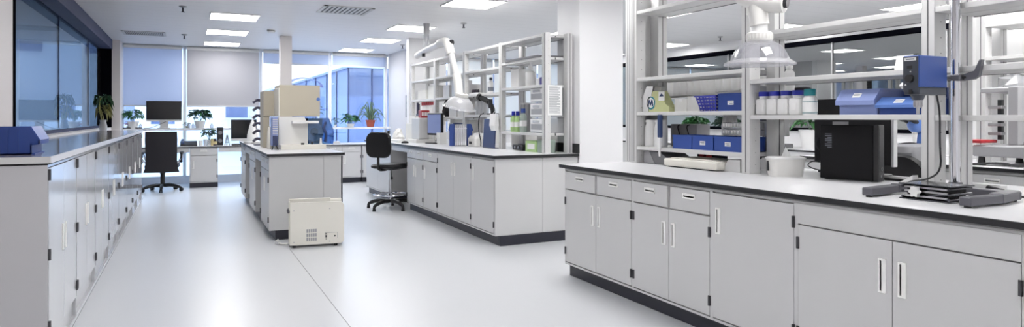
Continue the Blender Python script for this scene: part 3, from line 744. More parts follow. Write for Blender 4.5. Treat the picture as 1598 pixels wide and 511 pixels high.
for v in b.bm.verts: v.co += Vector((rd.uniform(-.01, .01), rd.uniform(-.012, .012), 0 if v.co.z < .002 else rd.uniform(-.008, .008)))
b.build('body', 'white2', t)
t = thing('magazine_holder', 'grey desk holder with two black wire hooks behind the blue bins', 'holder', (3.72, 4.26, ZL))
MB().box(3.66, 3.80, 4.10, 4.42, ZL, ZL + .185, .004).build('body', 'alud', t, w=True)
for y in (4.30, 4.19):
    MB().tube([(3.655, y, ZL + .10), (3.63, y, ZL + .17), (3.655, y - .01, ZL + .18)], .005, 6).build('hook', 'blackpl', t, w=True)
MB().box(3.655, 3.66, 4.13, 4.39, ZL + .02, ZL + .06).build('label', 'label', t, w=True)
# two white canisters and the blue-handled brush
for i, y in enumerate((4.43, 4.31)):
    bottle('tall translucent white jug at the shelf end, %s' % ['against the upright', 'beside the blue squeegee'][i], 3.47, y, ZL, .055, .20, 'white', 'white', group='white jugs', caph=.02, neck=.8)
t = thing('brush', 'white brush with long blue handle hanging through the lowest shelf', 'brush', (3.345, 4.17, 1.0))
MB().box(3.335, 3.36, 4.15, 4.19, 1.12, 1.30, .006, 2).build('handle', 'navy', t, w=True)
MB().box(3.332, 3.353, 4.155, 4.187, 1.03, 1.12, .004).cyl((3.343, 4.17, 1.03), (3.343, 4.17, .97), .012, .007).build('head', 'white', t, w=True)
# far rear plants and gear seen through the bay
# bench level
t = thing('document_box', 'grey slanted document box under the lowest shelf by the upright', 'box', (3.5, 4.35, .9))
b = MB()
b.prism([(4.47, .9), (4.33, .9), (4.40, 1.0), (4.47, 1.0)], 'yz', 3.42, 3.66); b.build('front_panel', 'alud', t, w=True)
MB().prism([(4.325, .9), (4.15, .9), (4.15, .945), (4.26, .995), (4.39, 1.0)], 'yz', 3.42, 3.66).build('body', 'mid', t, w=True)
t = thing('balance', 'wide low cream scale platform on the worktop under the blue bins', 'scale', (3.42, 3.8, .9))
MB().box(3.30, 3.62, 3.50, 4.07, .908, .965, .012, 3).build('body', 'cream', t, w=True, smooth=True)
MB().box(3.32, 3.58, 3.58, 4.04, .90, .909).build('foot', 'black', t, w=True)
MB().box(3.34, 3.60, 3.54, 4.03, .966, .972, .003).build('platform', 'cream', t, w=True)
t = thing('mixer', 'dark round laboratory mixer in the gap behind the cream scale', 'mixer', (3.75, 4.0, .9))
MB().box(3.70, 3.85, 3.95, 4.15, .9, 1.0, .01).build('body', 'darkpanel', t, w=True)
for y in (4.08, 4.0): MB().cyl((3.70, y, .96), (3.685, y, .96), .03).build('dial', 'red', t, w=True)
t = thing('document_box', 'small white box with a sloped side at the upright beside the scale', 'box', (3.45, 3.42, .9))
MB().prism([(3.36, .9), (3.54, .9), (3.47, .985), (3.36, .985)], 'yz', 3.38, 3.5).build('body', 'cab', t, w=True)

# ================================================================== RIGHT BENCH: MIDDLE BAY
ZJ = 1.294
for i, y in enumerate((3.205, 3.115, 3.025, 2.935)):
    t = bottle('square white jar with deep blue lid, %s of four on the shelf' % ['nearest the upright', 'second from the upright', 'third from the upright', 'beside the teal lid'][i], 3.44, y, ZJ, .041, .125, 'white', 'cap', group='white jars with blue lids', caph=.03, square=True)
    MB().box(-.0425, -.041, -.02, .022, .03, .075).build('label', 'label', t)
bottle('round white bottle with teal lid and green printed band', 3.43, 2.838, ZJ, .042, .118, 'white', 'teal', caph=.042, neck=.72, band=[(.18, .68, 'label'), (.10, .13, 'teal'), (.66, .7, 'teal')])
t = thing('dark_lid', 'round black lid on a jar behind the blue lids', 'lid', (3.56, 3.0, ZJ))
MB().lathe([(0, 0), (.045, 0), (.045, .15), (0, .15)]).build('jar', 'white', t, smooth=True)
MB().lathe([(0, .15), (.05, .15), (.05, .175), (.03, .18), (0, .18)]).build('lid', 'blackpl', t, smooth=True)
def bin2(label, x0, x1, y0, y1, z0, h, key, keyd):
    t = thing('storage_bin', label, 'bin', ((x0 + x1) / 2, (y0 + y1) / 2, z0), 0, 'blue storage bins')
    dx, dy = (x1 - x0) / 2, (y1 - y0) / 2; th = .005
    b = MB(); b.box(-dx + .03, dx, -dy + .008, dy - .008, 0, .006).box(dx - th, dx, -dy, dy, 0, h)
    for s in (-1, 1):
        a = s * (dy - .006)
        b.prism([(-dx + .03, 0), (dx, 0), (dx, h), (-dx + .06, h), (-dx, h * .55), (-dx, h * .42), (-dx + .03, h * .36)], 'xz', a - .003, a + .003)
        b.box(-dx + .06, dx, a - .007, a + .007, h - .01, h)
    b.box(-dx + .027, -dx + .033, -dy + .008, dy - .008, 0, h * .4)
    b.build('body', keyd, t)
    b = MB(); b.prism([(-dx - .004, h * .38), (-dx + .002, h * .38), (-dx + .002, h * .52), (-dx + .058, h * .98), (-dx + .052, h), (-dx - .004, h * .55)], 'xz', -dy, dy); f = b.build('front_lip', key, t)
    tl = MB().rbox((-dx + .021, .0, h * .755), (.002, .05, .032), (0, math.atan2(.056, h * .45), 0)).build('label', 'label', f)
    MB().rbox((-dx + .0195, .0, h * .77), (.001, .04, .006), (0, math.atan2(.056, h * .45), 0)).build('print', 'ink', tl)
    return t
bin2('pale lavender blue bin with white label on the shelf above the computer', 3.37, 3.62, 2.372, 2.612, ZJ, .145, 'bluel', 'bluel')
bin2('brighter blue bin with white label beside the slotted upright', 3.37, 3.62, 2.125, 2.366, ZJ, .095, 'bluel2', 'blue2')
t = thing('storage_bin', 'dark blue tall bin standing behind the brighter blue bin', 'bin', (3.645, 2.27, ZJ), 0, 'blue storage bins')
b = MB(); b.box(-.012, .012, -.13, .14, 0, .145)
for k in range(6): b.box(-.016, -.012, -.12 + k * .048, -.112 + k * .048, 0, .14)
b.build('body', 'blue', t)
t = thing('paper_note', 'small white folded card standing on the shelf above the bins', 'card', (3.42, 2.25, 1.53))
MB().prism([(3.40, 1.53), (3.402, 1.53), (3.424, 1.61), (3.422, 1.61)], 'xz', 2.19, 2.28).prism([(3.446, 1.53), (3.448, 1.53), (3.424, 1.61), (3.422, 1.61)], 'xz', 2.19, 2.28).build('sheet', 'paper', t, w=True)
# tissue box
t = thing('tissue_box', 'white oval tissue box with a tissue sticking out on the worktop', 'tissue box', (3.46, 3.05, .9))
def rr(dx, dy, r, n=6):
    o = []
    for cx, cy, a0 in ((dx - r, dy - r, 0), (-dx + r, dy - r, 90), (-dx + r, -dy + r, 180), (dx - r, -dy + r, 270)):
        for k in range(n + 1):
            a = math.radians(a0 + 90 * k / n); o.append((cx + r * math.cos(a), cy + r * math.sin(a)))
    return o
def loft(b, secs):
    rings = [[b.bm.verts.new((x, y, z)) for x, y in pts] for pts, z in secs]
    fs = [b.bm.faces.new(rings[0][::-1]), b.bm.faces.new(rings[-1])]
    n = len(rings[0])
    for A, B in zip(rings, rings[1:]):
        for i in range(n): fs.append(b.bm.faces.new((A[i], A[(i + 1) % n], B[(i + 1) % n], B[i])))
    b._fin(fs); return b
t.rotation_euler.z = math.radians(-28)
b = MB(); loft(b, [(rr(.098, .058, .035), 0), (rr(.102, .062, .035), .02), (rr(.112, .07, .04), .112)]); b.build('body', 'white2', t, smooth=True)
b = MB(); loft(b, [(rr(.117, .075, .042), .112), (rr(.117, .075, .042), .12), (rr(.10, .06, .04), .127)]); b.build('lid', 'white', t, smooth=True)
MB().box(-.116, -.108, -.012, .012, .035, .10, .003).build('side_slot', 'black', t)
b = MB(); b.face([(-.03, -.02, .126), (.035, .0, .126), (.005, .01, .19)]).face([(-.03, -.02, .126), (-.015, .03, .126), (.005, .01, .19)]).face([(-.015, .03, .126), (.035, 0, .126), (.005, .01, .19)])
b.build('tissue', 'paper', t)
# phone / adapters behind the upright
t = thing('desk_phone', 'dark telephone handset block standing behind the first upright', 'phone', (3.78, 3.55, .9))
MB().box(3.76, 3.80, 3.50, 3.62, .985, 1.11, .006).build('screen', 'blackpl', t, w=True)
MB().prism([(3.48, .9), (3.66, .9), (3.62, .985), (3.50, .985)], 'yz', 3.70, 3.85).build('base', 'alud', t, w=True)
MB().tube([(3.72, 3.5, .98), (3.70, 3.46, 1.02), (3.70, 3.47, 1.12), (3.72, 3.44, 1.22), (3.72, 3.40, 1.28)], .006, 6).build('cord', 'blackpl', t, w=True)
# computer tower
t = thing('computer_tower', 'black desktop computer tower standing on the worktop with silver emblem', 'computer', (3.60, 2.507, .9), 0)
ang = math.atan2(3.587 - 3.499, 2.843 - 2.531)
t.rotation_euler.z = ang          # local +y runs back along the long side
D_, W_, H_ = .335, .092, .333
MB().box(0, W_, .03, D_, .006, H_, .004).build('case', 'pcside', t)
b = MB(); b.box(0, W_, 0, .03, .004, H_ + .002, .006, 2); fr = b.build('front_bezel', 'blackpl', t)
b = MB()
for i in range(34): b.box(.012, W_ - .012, -.0018, 0, .10 + i * .0064, .103 + i * .0064)
b.build('grille', 'black', fr)
MB().cyl((.05, -.003, .075), (.05, 0, .075), .011, seg=18).build('emblem', 'steel', fr)
b = MB()
for xx in (.0468, .0532): b.cyl((xx - .001, -.0036, .068), (xx + .001, -.0036, .082), .0009, seg=5)
b.build('letter', 'blackpl', fr)
MB().box(.028, .044, -.003, 0, .025, .041).build('sticker', 'steel', fr)
for x in (.015, W_ - .015): MB().box(x - .01, x + .01, .04, D_ - .03, 0, .006).build('foot', 'black', t)
b = MB()
for k in range(9): b.box(-.001, 0, D_ - .07, D_ - (.03 if k % 3 else .045), .195 + k * .010, .199 + k * .010)
b.build('sticker', 'ink', t)
b = MB()
b.tube([(.03, D_, .10), (.0, D_ + .05, .11), (-.03, D_ + .07, .08), (-.02, D_ + .03, .06), (.02, D_ + .0, .05)], .0035, 6)
b.tube([(.05, D_, .24), (.03, D_ + .03, .25), (.02, D_ + .04, .2), (.04, D_ + .0, .15)], .0035, 6)
b.build('cable', 'blackpl', t)
# rear monitor
t = thing('computer_monitor', 'large black monitor behind the computer tower with white edge', 'monitor', (4.0, 2.97, .9), 0)
MB().box(3.985, 4.015, 2.69, 3.262, .97, 1.405, .004).build('back_cover', 'blackpl', t, w=True)
MB().box(3.98, 4.02, 2.672, 2.69, .965, 1.408, .003).build('side_frame', 'white', t, w=True)
MB().box(3.981, 3.985, 2.99, 3.11, 1.225, 1.25).build('nameplate', 'steel', t, w=True)
MB().box(4.015, 4.019, 2.70, 3.252, .98, 1.395).build('screen', 'screen', t, w=True)
MB().box(3.99, 4.02, 2.93, 3.01, .91, 1.1).build('stand', 'blackpl', t, w=True)
MB().box(3.93, 4.09, 2.75, 3.19, .9, .912, .004).build('base', 'blackpl', t, w=True)
t = thing('keyboard', 'flat black keyboard edge lying past the computer tower', 'keyboard', (3.83, 2.5, .9))
MB().box(3.78, 3.93, 2.40, 2.74, .9, .915, .003).build('case', 'blackpl', t, w=True)

# ================================================================== STIRRER STAND
t = thing('overhead_stirrer', 'blue overhead stirrer clamped to a chrome rod on a dark H base', 'stirrer', (3.33, 1.93, .9))
def barxy(b, pts, w, z0, z1, bev=.004):
    for (x0, y0), (x1, y1) in zip(pts, pts[1:]):
        L = math.hypot(x1 - x0, y1 - y0); a = math.atan2(y1 - y0, x1 - x0)
        b.rbox(((x0 + x1) / 2, (y0 + y1) / 2, (z0 + z1) / 2), (L, w, z1 - z0), (0, 0, a), bev)
b = MB(); barxy(b, [(2.895, 2.075), (3.17, 2.115)], .05, .908, .945); barxy(b, [(3.15, 2.11), (3.36, 2.08)], .05, .908, .95); b.build('leg', 'darkst', t, w=True)
b = MB(); barxy(b, [(2.92, 1.65), (3.15, 1.645)], .05, .908, .945); barxy(b, [(3.14, 1.645), (3.36, 1.69)], .055, .908, .95); b.build('leg', 'darkst', t, w=True)
b = MB(); barxy(b, [(3.345, 2.10), (3.345, 1.66)], .055, .908, .945); b.build('crossbar', 'darkst', t, w=True)
for (x, y) in ((2.91, 2.075), (2.94, 1.65), (3.35, 2.08), (3.36, 1.69)): MB().cyl((x, y, .9), (x, y, .909), .014).build('foot', 'blackpl', t, w=True)
MB().cyl((3.338, 1.928, .94), (3.338, 1.928, 2.32), .0205, seg=28).build('rod', 'chrome', t, w=True, smooth=True)
MB().cyl((3.338, 1.928, .94), (3.338, 1.928, .965), .03, seg=20).build('collar', 'darkst', t, w=True, smooth=True)
hx0, hx1, hy0, hy1 = 3.02, 3.235, 1.905, 1.982
MB().box(hx0, hx1, hy0, hy1, 1.42, 1.567, .004).build('housing', 'head', t, w=True)
MB().box(hx0 + .004, hx1 - .002, hy0 + .002, hy1 - .002, 1.385, 1.42, .003).build('lower_housing', 'headd', t, w=True)
pn = MB().box(hx0 - .003, hx0, hy0 + .003, hy1 - .003, 1.40, 1.562).build('control_panel', 'headd', t, w=True)
MB().box(hx0 - .0045, hx0 - .003, hy0 + .012, hy1 - .010, 1.543, 1.557).build('nameplate', 'label', pn, w=True)
MB().box(hx0 - .005, hx0 - .0045, hy0 + .02, hy1 - .018, 1.547, 1.553).build('print', 'ink', pn, w=True)
MB().cyl((hx0 - .003, 1.945, 1.46), (hx0 - .017, 1.945, 1.46), .02, .018, seg=22).build('knob', 'blackpl', pn, w=True, smooth=True)
MB().box(hx0 - .0045, hx0 - .003, 1.935, 1.96, 1.505, 1.52).build('display', 'black', pn, w=True)
MB().ball((hx0 - .004, 1.943, 1.492), .0035).build('indicator', 'label', pn, w=True)
MB().prism([(1.972, 1.428), (1.962, 1.428), (1.967, 1.437)], 'yz', hx0 - .0045, hx0 - .003).build('warning_mark', 'label', pn, w=True)
MB().box(hx0 - .0055, hx0, 1.935, 1.95, 1.388, 1.41).build('switch', 'black', t, w=True)
MB().prism([(hx0 + .01, 1.43), (hx0 + .03, 1.415), (hx0 + .03, 1.445)], 'xz', hy1, hy1 + .025).build('side_lever', 'white', t, w=True)
MB().cyl((3.075, 1.945, 1.385), (3.075, 1.945, 1.36), .032, .022).build('chuck_neck', 'headd', t, w=True, smooth=True)
b = MB(); b.cyl((3.075, 1.945, 1.36), (3.075, 1.945, 1.325), .017, seg=20)
for k in range(12):
    a = k * PI / 6; b.box(3.075 + math.cos(a) * .017 - .002, 3.075 + math.cos(a) * .017 + .002, 1.945 + math.sin(a) * .017 - .002, 1.945 + math.sin(a) * .017 + .002, 1.33, 1.356)
b.build('chuck', 'steel', t, w=True)
MB().cyl((3.075, 1.945, 1.325), (3.075, 1.945, 1.295), .008).build('shaft', 'steel', t, w=True, smooth=True)
MB().cyl((3.235, 1.945, 1.47), (3.345, 1.945, 1.47), .011).cyl((3.235, 1.945, 1.475), (3.25, 1.945, 1.475), .02).build('support_arm', 'darkst', t, w=True, smooth=True)
cl = MB().box(3.315, 3.378, 1.895, 1.96, 1.455, 1.488, .006).build('clamp', 'darkst', t, w=True)
MB().cyl((3.345, 1.90, 1.47), (3.345, 1.878, 1.472), .012).build('screw', 'blackpl', cl, w=True, smooth=True)
b = MB(); b.prism([(1.886, 1.456), (1.845, 1.46), (1.822, 1.475), (1.808, 1.55), (1.820, 1.55), (1.842, 1.50), (1.886, 1.488)], 'yz', 3.335, 3.357); b.build('wing_handle', 'darkst', cl, w=True)
cb = MB().tube([(3.20, 1.935, 1.39), (3.22, 1.93, 1.3), (3.25, 1.95, 1.15), (3.29, 1.965, 1.02), (3.24, 2.0, .975), (3.2, 2.06, .965), (3.19, 2.07, .955)], .0045, 8).build('power_cord', 'blackpl', t, w=True)
# lab jack
t = thing('lab_jack', 'chrome scissor lab jack with white star knob between the stand legs', 'lab jack', (3.10, 1.86, .9))
Xa, Xb, Ya, Yb = 3.01, 3.17, 1.765, 1.975
MB().box(Xa - .012, Xb + .012, Ya - .012, Yb + .012, .90, .906, .002).build('base_plate', 'jack', t, w=True)
MB().box(Xa - .012, Xb + .012, Ya - .012, Yb + .015, .968, .974, .002).build('top_plate', 'jack', t, w=True)
for x in (Xa + .012, Xb - .012):
    for (za, zb) in ((.91, .935), (.935, .962)):
        MB().cyl((x, Ya, za), (x, Yb, zb), .005, seg=6).build('scissor_arm', 'jack', t, w=True)
        MB().cyl((x, Ya, zb), (x, Yb, za), .005, seg=6).build('scissor_arm', 'jack', t, w=True)
for y in (Ya, Yb):
    for z in (.912, .936, .960): MB().cyl((Xa - .004, y, z), (Xb + .004, y, z), .006, seg=10).build('cross_rod', 'jack', t, w=True, smooth=True)
for z in (.918, .940, .958): MB().box(Xa - .002, Xa + .004, Ya + .008, Yb - .008, z - .004, z + .004).build('side_bar', 'steel', t, w=True)
MB().box(Xa + .015, Xb - .015, Ya + .012, Yb - .012, .91, .96).build('dark_filler', 'blackpl', t, w=True)  # black block added to make the jack's open inside look dark
st = MB(); pts = []
for k in range(48):
    a = 2 * PI * k / 48; r = .0225 + .0038 * math.cos(6 * a); pts.append((1.905 + r * math.cos(a), .939 + r * math.sin(a)))
st.prism(pts, 'yz', Xa - .03, Xa - .012); st.build('star_knob', 'white', t, w=True)
MB().cyl((Xa - .012, 1.905, .939), (Xa + .03, 1.905, .939), .005).build('spindle', 'steel', t, w=True)
# power strip end, cord, thumb screw
t = thing('power_adapter', 'black power plug with cord trailing over the worktop behind the jack', 'power adapter', (3.40, 1.86, .9))
MB().rbox((3.43, 1.80, .935), (.035, .075, .028), (.25, 0, .35), .006).build('body', 'blackpl', t, w=True)
MB().tube([(3.435, 1.765, .928), (3.44, 1.70, .914), (3.43, 1.60, .906), (3.42, 1.50, .905)], .0045, 8).build('cord', 'blackpl', t, w=True)
t = thing('power_socket', 'white power socket block lying behind the chrome rod', 'socket', (3.5, 1.89, .9))
MB().box(3.47, 3.53, 1.80, 1.93, .9, .955, .004).build('body', 'white', t, w=True)
b = MB()
for (y, z) in ((1.83, .94), (1.85, .925), (1.83, .915)): b.box(3.468, 3.471, y - .003, y + .003, z - .003, z + .003)
b.build('socket_hole', 'black', t, w=True)
t = thing('clamp_screw', 'dark thumb screw standing on the worktop at the picture edge', 'clamp', (3.36, 1.56, .9))
MB().cyl((3.36, 1.56, .9), (3.36, 1.56, .94), .009).build('screw', 'darkst', t, w=True, smooth=True)
MB().cyl((3.36, 1.56, .94), (3.36, 1.56, .95), .018).build('head', 'darkst', t, w=True, smooth=True)
t = thing('document_wedge', 'white sloped card stand leaning by the foot of the slotted upright', 'stand', (3.3, 2.2, .9))
MB().prism([(2.115, .9), (2.26, .9), (2.115, .985)], 'yz', 3.30, 3.345).build('body', 'white', t, w=True)

# ================================================================== EXTRACTION ARMS
def hood(t, c, R, tilt, seg=36, dk='dome'):
    M_ = Matrix.Translation(c) @ Matrix.Rotation(tilt[0], 4, 'X') @ Matrix.Rotation(tilt[1], 4, 'Y')
    pr = [(R * .30, .142), (R * .42, .134), (R * .58, .112), (R * .70, .080), (R * .78, .046), (R * .82, .024)]
    MB().lathe(pr + [(r - .004, z) for r, z in pr[::-1]], mtx=M_, seg=seg).build('dome', dk, t, w=True, smooth=True)
    MB().lathe([(R * .82, .026), (R * .92, .016), (R, .002), (R, -.004), (R * .97, -.006), (R * .90, .006), (R * .80, .018), (R * .82, .026)], mtx=M_, seg=seg).build('rim', 'domerim', t, w=True, smooth=True)
    b = MB(); b.lathe([(R * .22, .135), (R * .34, .135), (R * .36, .145), (R * .36, .185), (R * .3, .195), (R * .22, .195)], mtx=M_, seg=seg)
    for k in range(24):
        a = 2 * PI * k / 24; p = M_ @ Vector((math.cos(a) * R * .36, math.sin(a) * R * .36, .15)); q = M_ @ Vector((math.cos(a) * R * .36, math.sin(a) * R * .36, .18)); b.cyl(p, q, .004, seg=5)
    b.build('collar', 'white2', t, w=True, smooth=True)
    return M_
c = (3.10, 2.925, 1.60)
t = thing('extraction_arm', 'white extraction arm with clear dome hood hanging before the blue lids', 'extraction arm', (3.1, 2.925, 2.65))
M_ = hood(t, c, .208, (0, 0))
x, y = c[0], c[1]
MB().cyl((x, y, 1.785), (x, y, 1.845), .047, seg=28).build('lower_tube', 'white', t, w=True, smooth=True)
MB().tube([(x, y, 1.835), (x - .005, y + .005, 1.90), (x - .01, y + .01, 1.955), (x - .01, y + .01, 1.99)], .056, 24, 2).build('elbow', 'white2', t, w=True, smooth=True)
j = MB().tube([(x - .05, y + .09, 2.04), (x - .01, y + .01, 1.985), (x + .035, y - .075, 1.965), (x + .06, y - .135, 1.957)], [.066, .066, .064, .06], 24, 2).build('joint', 'white2', t, w=True, smooth=True)
MB().cyl((x + .055, y - .13, 1.957), (x + .066, y - .152, 1.955), .033, seg=22).build('cap', 'blackpl', j, w=True, smooth=True)
MB().box(x - .058, x - .03, y + .02, y + .06, 1.90, 1.985, .008).build('bracket', 'white2', t, w=True)
MB().tube([(x - .04, y + .06, 2.04), (x - .1, y + .3, 2.2), (x - .12, y + .42, 2.35)], .055, 20).build('upper_tube', 'white', t, w=True, smooth=True)
MB().cyl((x - .12, y + .42, 2.33), (x - .12, y + .42, 2.65), .06, seg=24).build('ceiling_duct', 'steel', t, w=True, smooth=True)
# middle bench arm
t = thing('extraction_arm', 'white jointed extraction arm hanging from the ceiling over the middle bench', 'extraction arm', (3.14, 9.24, 2.65))
MB().cyl((3.14, 9.24, 2.65), (3.14, 9.24, 2.49), .05, seg=22).build('ceiling_duct', 'steel', t, w=True, smooth=True)
MB().cyl((3.14, 9.24, 2.49), (3.14, 9.24, 2.26), .04, seg=20).build('drop_tube', 'clearpl', t, w=True, smooth=True)
MB().tube([(3.10, 9.55, 2.20), (3.10, 9.3, 2.235), (3.06, 8.35, 2.275)], .045, 18).build('upper_tube', 'white', t, w=True, smooth=True)
MB().cyl((3.14, 9.24, 2.26), (3.14, 9.24, 2.22), .055).build('swivel', 'white2', t, w=True, smooth=True)
j = MB().tube([(3.06, 8.45, 2.275), (3.06, 8.2, 2.29), (3.07, 8.12, 2.20), (3.08, 8.08, 2.10)], .06, 20).build('elbow', 'white2', t, w=True, smooth=True)
MB().cyl((3.06, 8.18, 2.26), (3.11, 8.10, 2.26), .035).build('cap', 'blackpl', j, w=True, smooth=True)
MB().cyl((3.05, 9.1, 2.2), (3.05, 9.1, 2.15), .025).build('cap', 'blackpl', t, w=True, smooth=True)
MB().cyl((3.08, 8.08, 2.12), (3.12, 7.98, 1.80), .042, seg=18).build('lower_tube', 'alu', t, w=True, smooth=True)
MB().tube([(3.12, 7.98, 1.84), (3.13, 7.95, 1.68), (3.13, 7.93, 1.57)], .058, 18).build('lower_joint', 'white2', t, w=True, smooth=True)
hood(t, (3.13, 7.91, 1.40), .225, (.22, .12), dk='domew')

# ================================================================== MIDDLE BENCH ITEMS
def shelf_y(px, X=3.42): return yat(px, X)
# bay by the pier
t = thing('drawer_box', 'stack of three clear plastic drawer boxes on the low shelf by the pier', 'drawer box', (3.52, 6.3, 1.11))
for k in range(3):
    z = 1.11 + k * .165
    d = MB().box(3.40, 3.70, 6.125, 6.46, z, z + .16, .004).build('shell', 'clearpl', t, w=True)
    f = MB().box(3.385, 3.40, 6.14, 6.445, z + .012, z + .15, .004).build('drawer', 'white', t, w=True)
    MB().box(3.375, 3.386, 6.22, 6.37, z + .11, z + .135, .003).build('handle', 'clearpl', f, w=True)
    MB().box(3.383, 3.386, 6.16, 6.42, z + .035, z + .095, 0).build('content', 'alud', f, w=True)
b_ = [('lime', 6.97, .036), ('lime', 6.86, .036), ('teal', 6.72, .042)]
for i, (k, y, r) in enumerate(b_):
    bottle('green labelled wash bottle on the low shelf, %s' % ['against the upright', 'middle of three', 'beside the drawer boxes'][i], 3.44, y, 1.11, r, .19 + .03 * (i == 2), 'lime' if i != 2 else 'greenpane', 'cap' if i < 2 else 'blue2', group='green bottles on the low shelf', caph=.05, neck=.5, band=[(.3, .6, 'label')])
for i, y in enumerate((6.98, 6.86)):
    bottle('grey metal canister behind the green bottles, %s' % ['by the upright', 'inner one'][i], 3.58, y, 1.11, .045, .32, 'alud', 'alu', group='grey canisters', caph=.02, neck=.8)
bottle('large white pump bottle on the upper shelf by the pier', 3.46, 6.58, 1.625, .058, .19, 'white', 'white', caph=.05, neck=.35, name='pump_bottle')
t = bpy.data.objects['pump_bottle']
MB().tube([(0, 0, .235), (0, 0, .275), (-.02, .03, .278), (-.05, .08, .265)], .011, 8, 1).build('pump_spout', 'white', t, smooth=True)
for i, (y, k, h) in enumerate(((6.22, 'purple', .085), (6.145, 'tan', .09), (6.30, 'white', .075))):
    carton('small %s carton in front of the pump bottle' % ['violet printed', 'tan', 'white'][i], 3.40, 3.46, y - .033, y + .033, 1.625, h, key=k, group='small cartons by the pump bottle', flap=False)
carton('tall flat white folder box on the upper shelf beside the pump bottle', 3.45, 3.66, 6.86, 7.06, 1.625, .215, key='label', flap=False, name='folder_box')
t = thing('tray', 'dark shallow metal tray lying on the second highest shelf by the pier', 'tray', (3.5, 6.55, 1.92))
MB().box(3.345, 3.66, 6.2, 7.0, 1.92, 1.926).box(3.345, 3.351, 6.2, 7.0, 1.926, 1.945).box(3.654, 3.66, 6.2, 7.0, 1.926, 1.945).box(3.351, 3.654, 6.2, 6.206, 1.926, 1.945).box(3.351, 3.654, 6.994, 7.0, 1.926, 1.945).build('body', 'mid', t, w=True)
t = thing('paper_notice', 'printed white notice sheets taped to the shelving end by the pier', 'notice', (3.46, 6.028, 1.35))
MB().box(3.375, 3.545, 6.0262, 6.0292, 1.30, 1.615).build('sheet', 'paper', t, w=True)
b = MB(); rd = random.Random(3)
for k in range(26):
    z = 1.595 - k * .0108
    b.box(3.39, 3.39 + (.13 if k % 3 else .09 + .04 * rd.random()), 6.025, 6.0262, z, z + .004)
b.build('print', 'ink', t, w=True)
t = thing('fruit_carton', 'green and white patterned carton on the worktop under the low shelf', 'box', (3.44, 6.28, .9))
MB().box(3.38, 3.52, 6.12, 6.27, .9, 1.04, .004).build('body', 'greenpane', t, w=True)
t = thing('fruit_carton', 'lime and white carton on the worktop beside the black gear', 'box', (3.44, 6.45, .9))
MB().box(3.38, 3.52, 6.29, 6.55, .9, 1.02, .004).build('body', 'lime', t, w=True)
MB().box(3.378, 3.38, 6.33, 6.5, .93, .99).build('label', 'label', t, w=True)
t = thing('hot_plate', 'black hot plate and cable under the low shelf', 'hot plate', (3.48, 6.8, .9))
MB().box(3.40, 3.58, 6.66, 6.92, .905, .965, .01, 2).build('body', 'blackpl', t, w=True)
MB().cyl((3.49, 6.79, .965), (3.49, 6.79, .975), .075, seg=24).build('plate', 'darkst', t, w=True)
MB().cyl((3.40, 6.75, .935), (3.388, 6.75, .935), .014).cyl((3.40, 6.84, .935), (3.388, 6.84, .935), .014).build('knob', 'steel', t, w=True)
MB().box(3.72, 3.725, 6.0, 6.01, .91, .92).build('cable', 'blackpl', t, w=True)
# second bay
t = thing('navy_board', 'navy blue upright board standing on the worktop before the shelving', 'board', (3.34, 7.35, .9))
MB().rbox((3.325, 7.40, 1.08), (.016, .34, .36), (0, .06, 0), .003).build('panel', 'navy', t, w=True)
MB().box(3.30, 3.40, 7.25, 7.55, .9, .91).build('foot', 'darkst', t, w=True)
t = thing('paper_bag', 'white paper bag hanging from the shelf edge above the navy board', 'bag', (3.31, 7.22, 1.1))
b = MB(); loft(b, [(rr(.02, .06, .01, 2), 0), (rr(.035, .078, .015, 2), .06), (rr(.02, .085, .01, 2), .20)]); b.build('body', 'paper', t, w=False)
t.location = (3.305, 7.22, 1.12)
MB().tube([(0, -.04, .2), (.02, 0, .25), (0, .04, .2)], .003, 5).build('handle', 'paper', t)
t = thing('microscope', 'small black binocular microscope on the shelf above the navy board', 'microscope', (3.45, 7.55, 1.31))
b = MB(); b.tube([(3.42, 7.50, 1.31), (3.42, 7.52, 1.40), (3.40, 7.58, 1.47)], .03, 10); b.box(3.37, 3.50, 7.44, 7.60, 1.31, 1.33, .006).build('stand', 'blackpl', t, w=True)
MB().cyl((3.40, 7.57, 1.47), (3.35, 7.72, 1.53), .034, .03).cyl((3.35, 7.72, 1.53), (3.34, 7.76, 1.54), .045).build('eyepiece', 'blackpl', t, w=True, smooth=True)
MB().cyl((3.38, 7.52, 1.42), (3.32, 7.36, 1.44), .02).cyl((3.32, 7.36, 1.39), (3.32, 7.36, 1.50), .026).build('arm', 'blackpl', t, w=True, smooth=True)
t = thing('centrifuge', 'small white bench centrifuge with rounded lid on the worktop', 'centrifuge', (3.42, 7.95, .9))
b = MB(); loft(b, [(rr(.11, .13, .03), .905), (rr(.11, .13, .03), 1.0), (rr(.09, .11, .04), 1.04)]); b2 = b.build('body', 'white2', t); b2.location = (0, 0, -.9)
MB().box(3.308, 3.312, 7.93, 8.02, .93, .965).build('display', 'blackpl', t, w=True)
MB().lathe([(0, 0), (.08, 0), (.07, .03), (0, .04)], (3.42, 7.95, 1.04)).build('lid', 'white', t, w=True, smooth=True)
t = thing('power_cable', 'dark cable looping down the upright beside the navy board', 'cable', (3.34, 7.75, .9))
MB().tube([(3.34, 7.62, 1.33), (3.33, 7.74, 1.30), (3.33, 7.76, 1.12), (3.34, 7.70, .98), (3.36, 7.75, .91)], .007, 6).build('cord', 'blackpl', t, w=True)
bottle('slim white bottle with dark cap on the third shelf of the second bay', 3.46, 7.66, 1.58, .036, .17, 'white', 'headd', caph=.035, neck=.45, band=[(.2, .5, 'ink')])
t = thing('vial_rack', 'small rack of dark vials on the third shelf edge', 'rack', (3.45, 8.1, 1.58))
MB().box(3.40, 3.52, 7.98, 8.24, 1.58, 1.605, .003).build('base', 'white', t, w=True)
for i in range(5): MB().lathe([(0, 0), (.013, 0), (.013, .035), (.008, .045), (0, .045)], (3.44, 8.01 + i * .05, 1.605), seg=10).build('vial', 'amber', t, w=True)
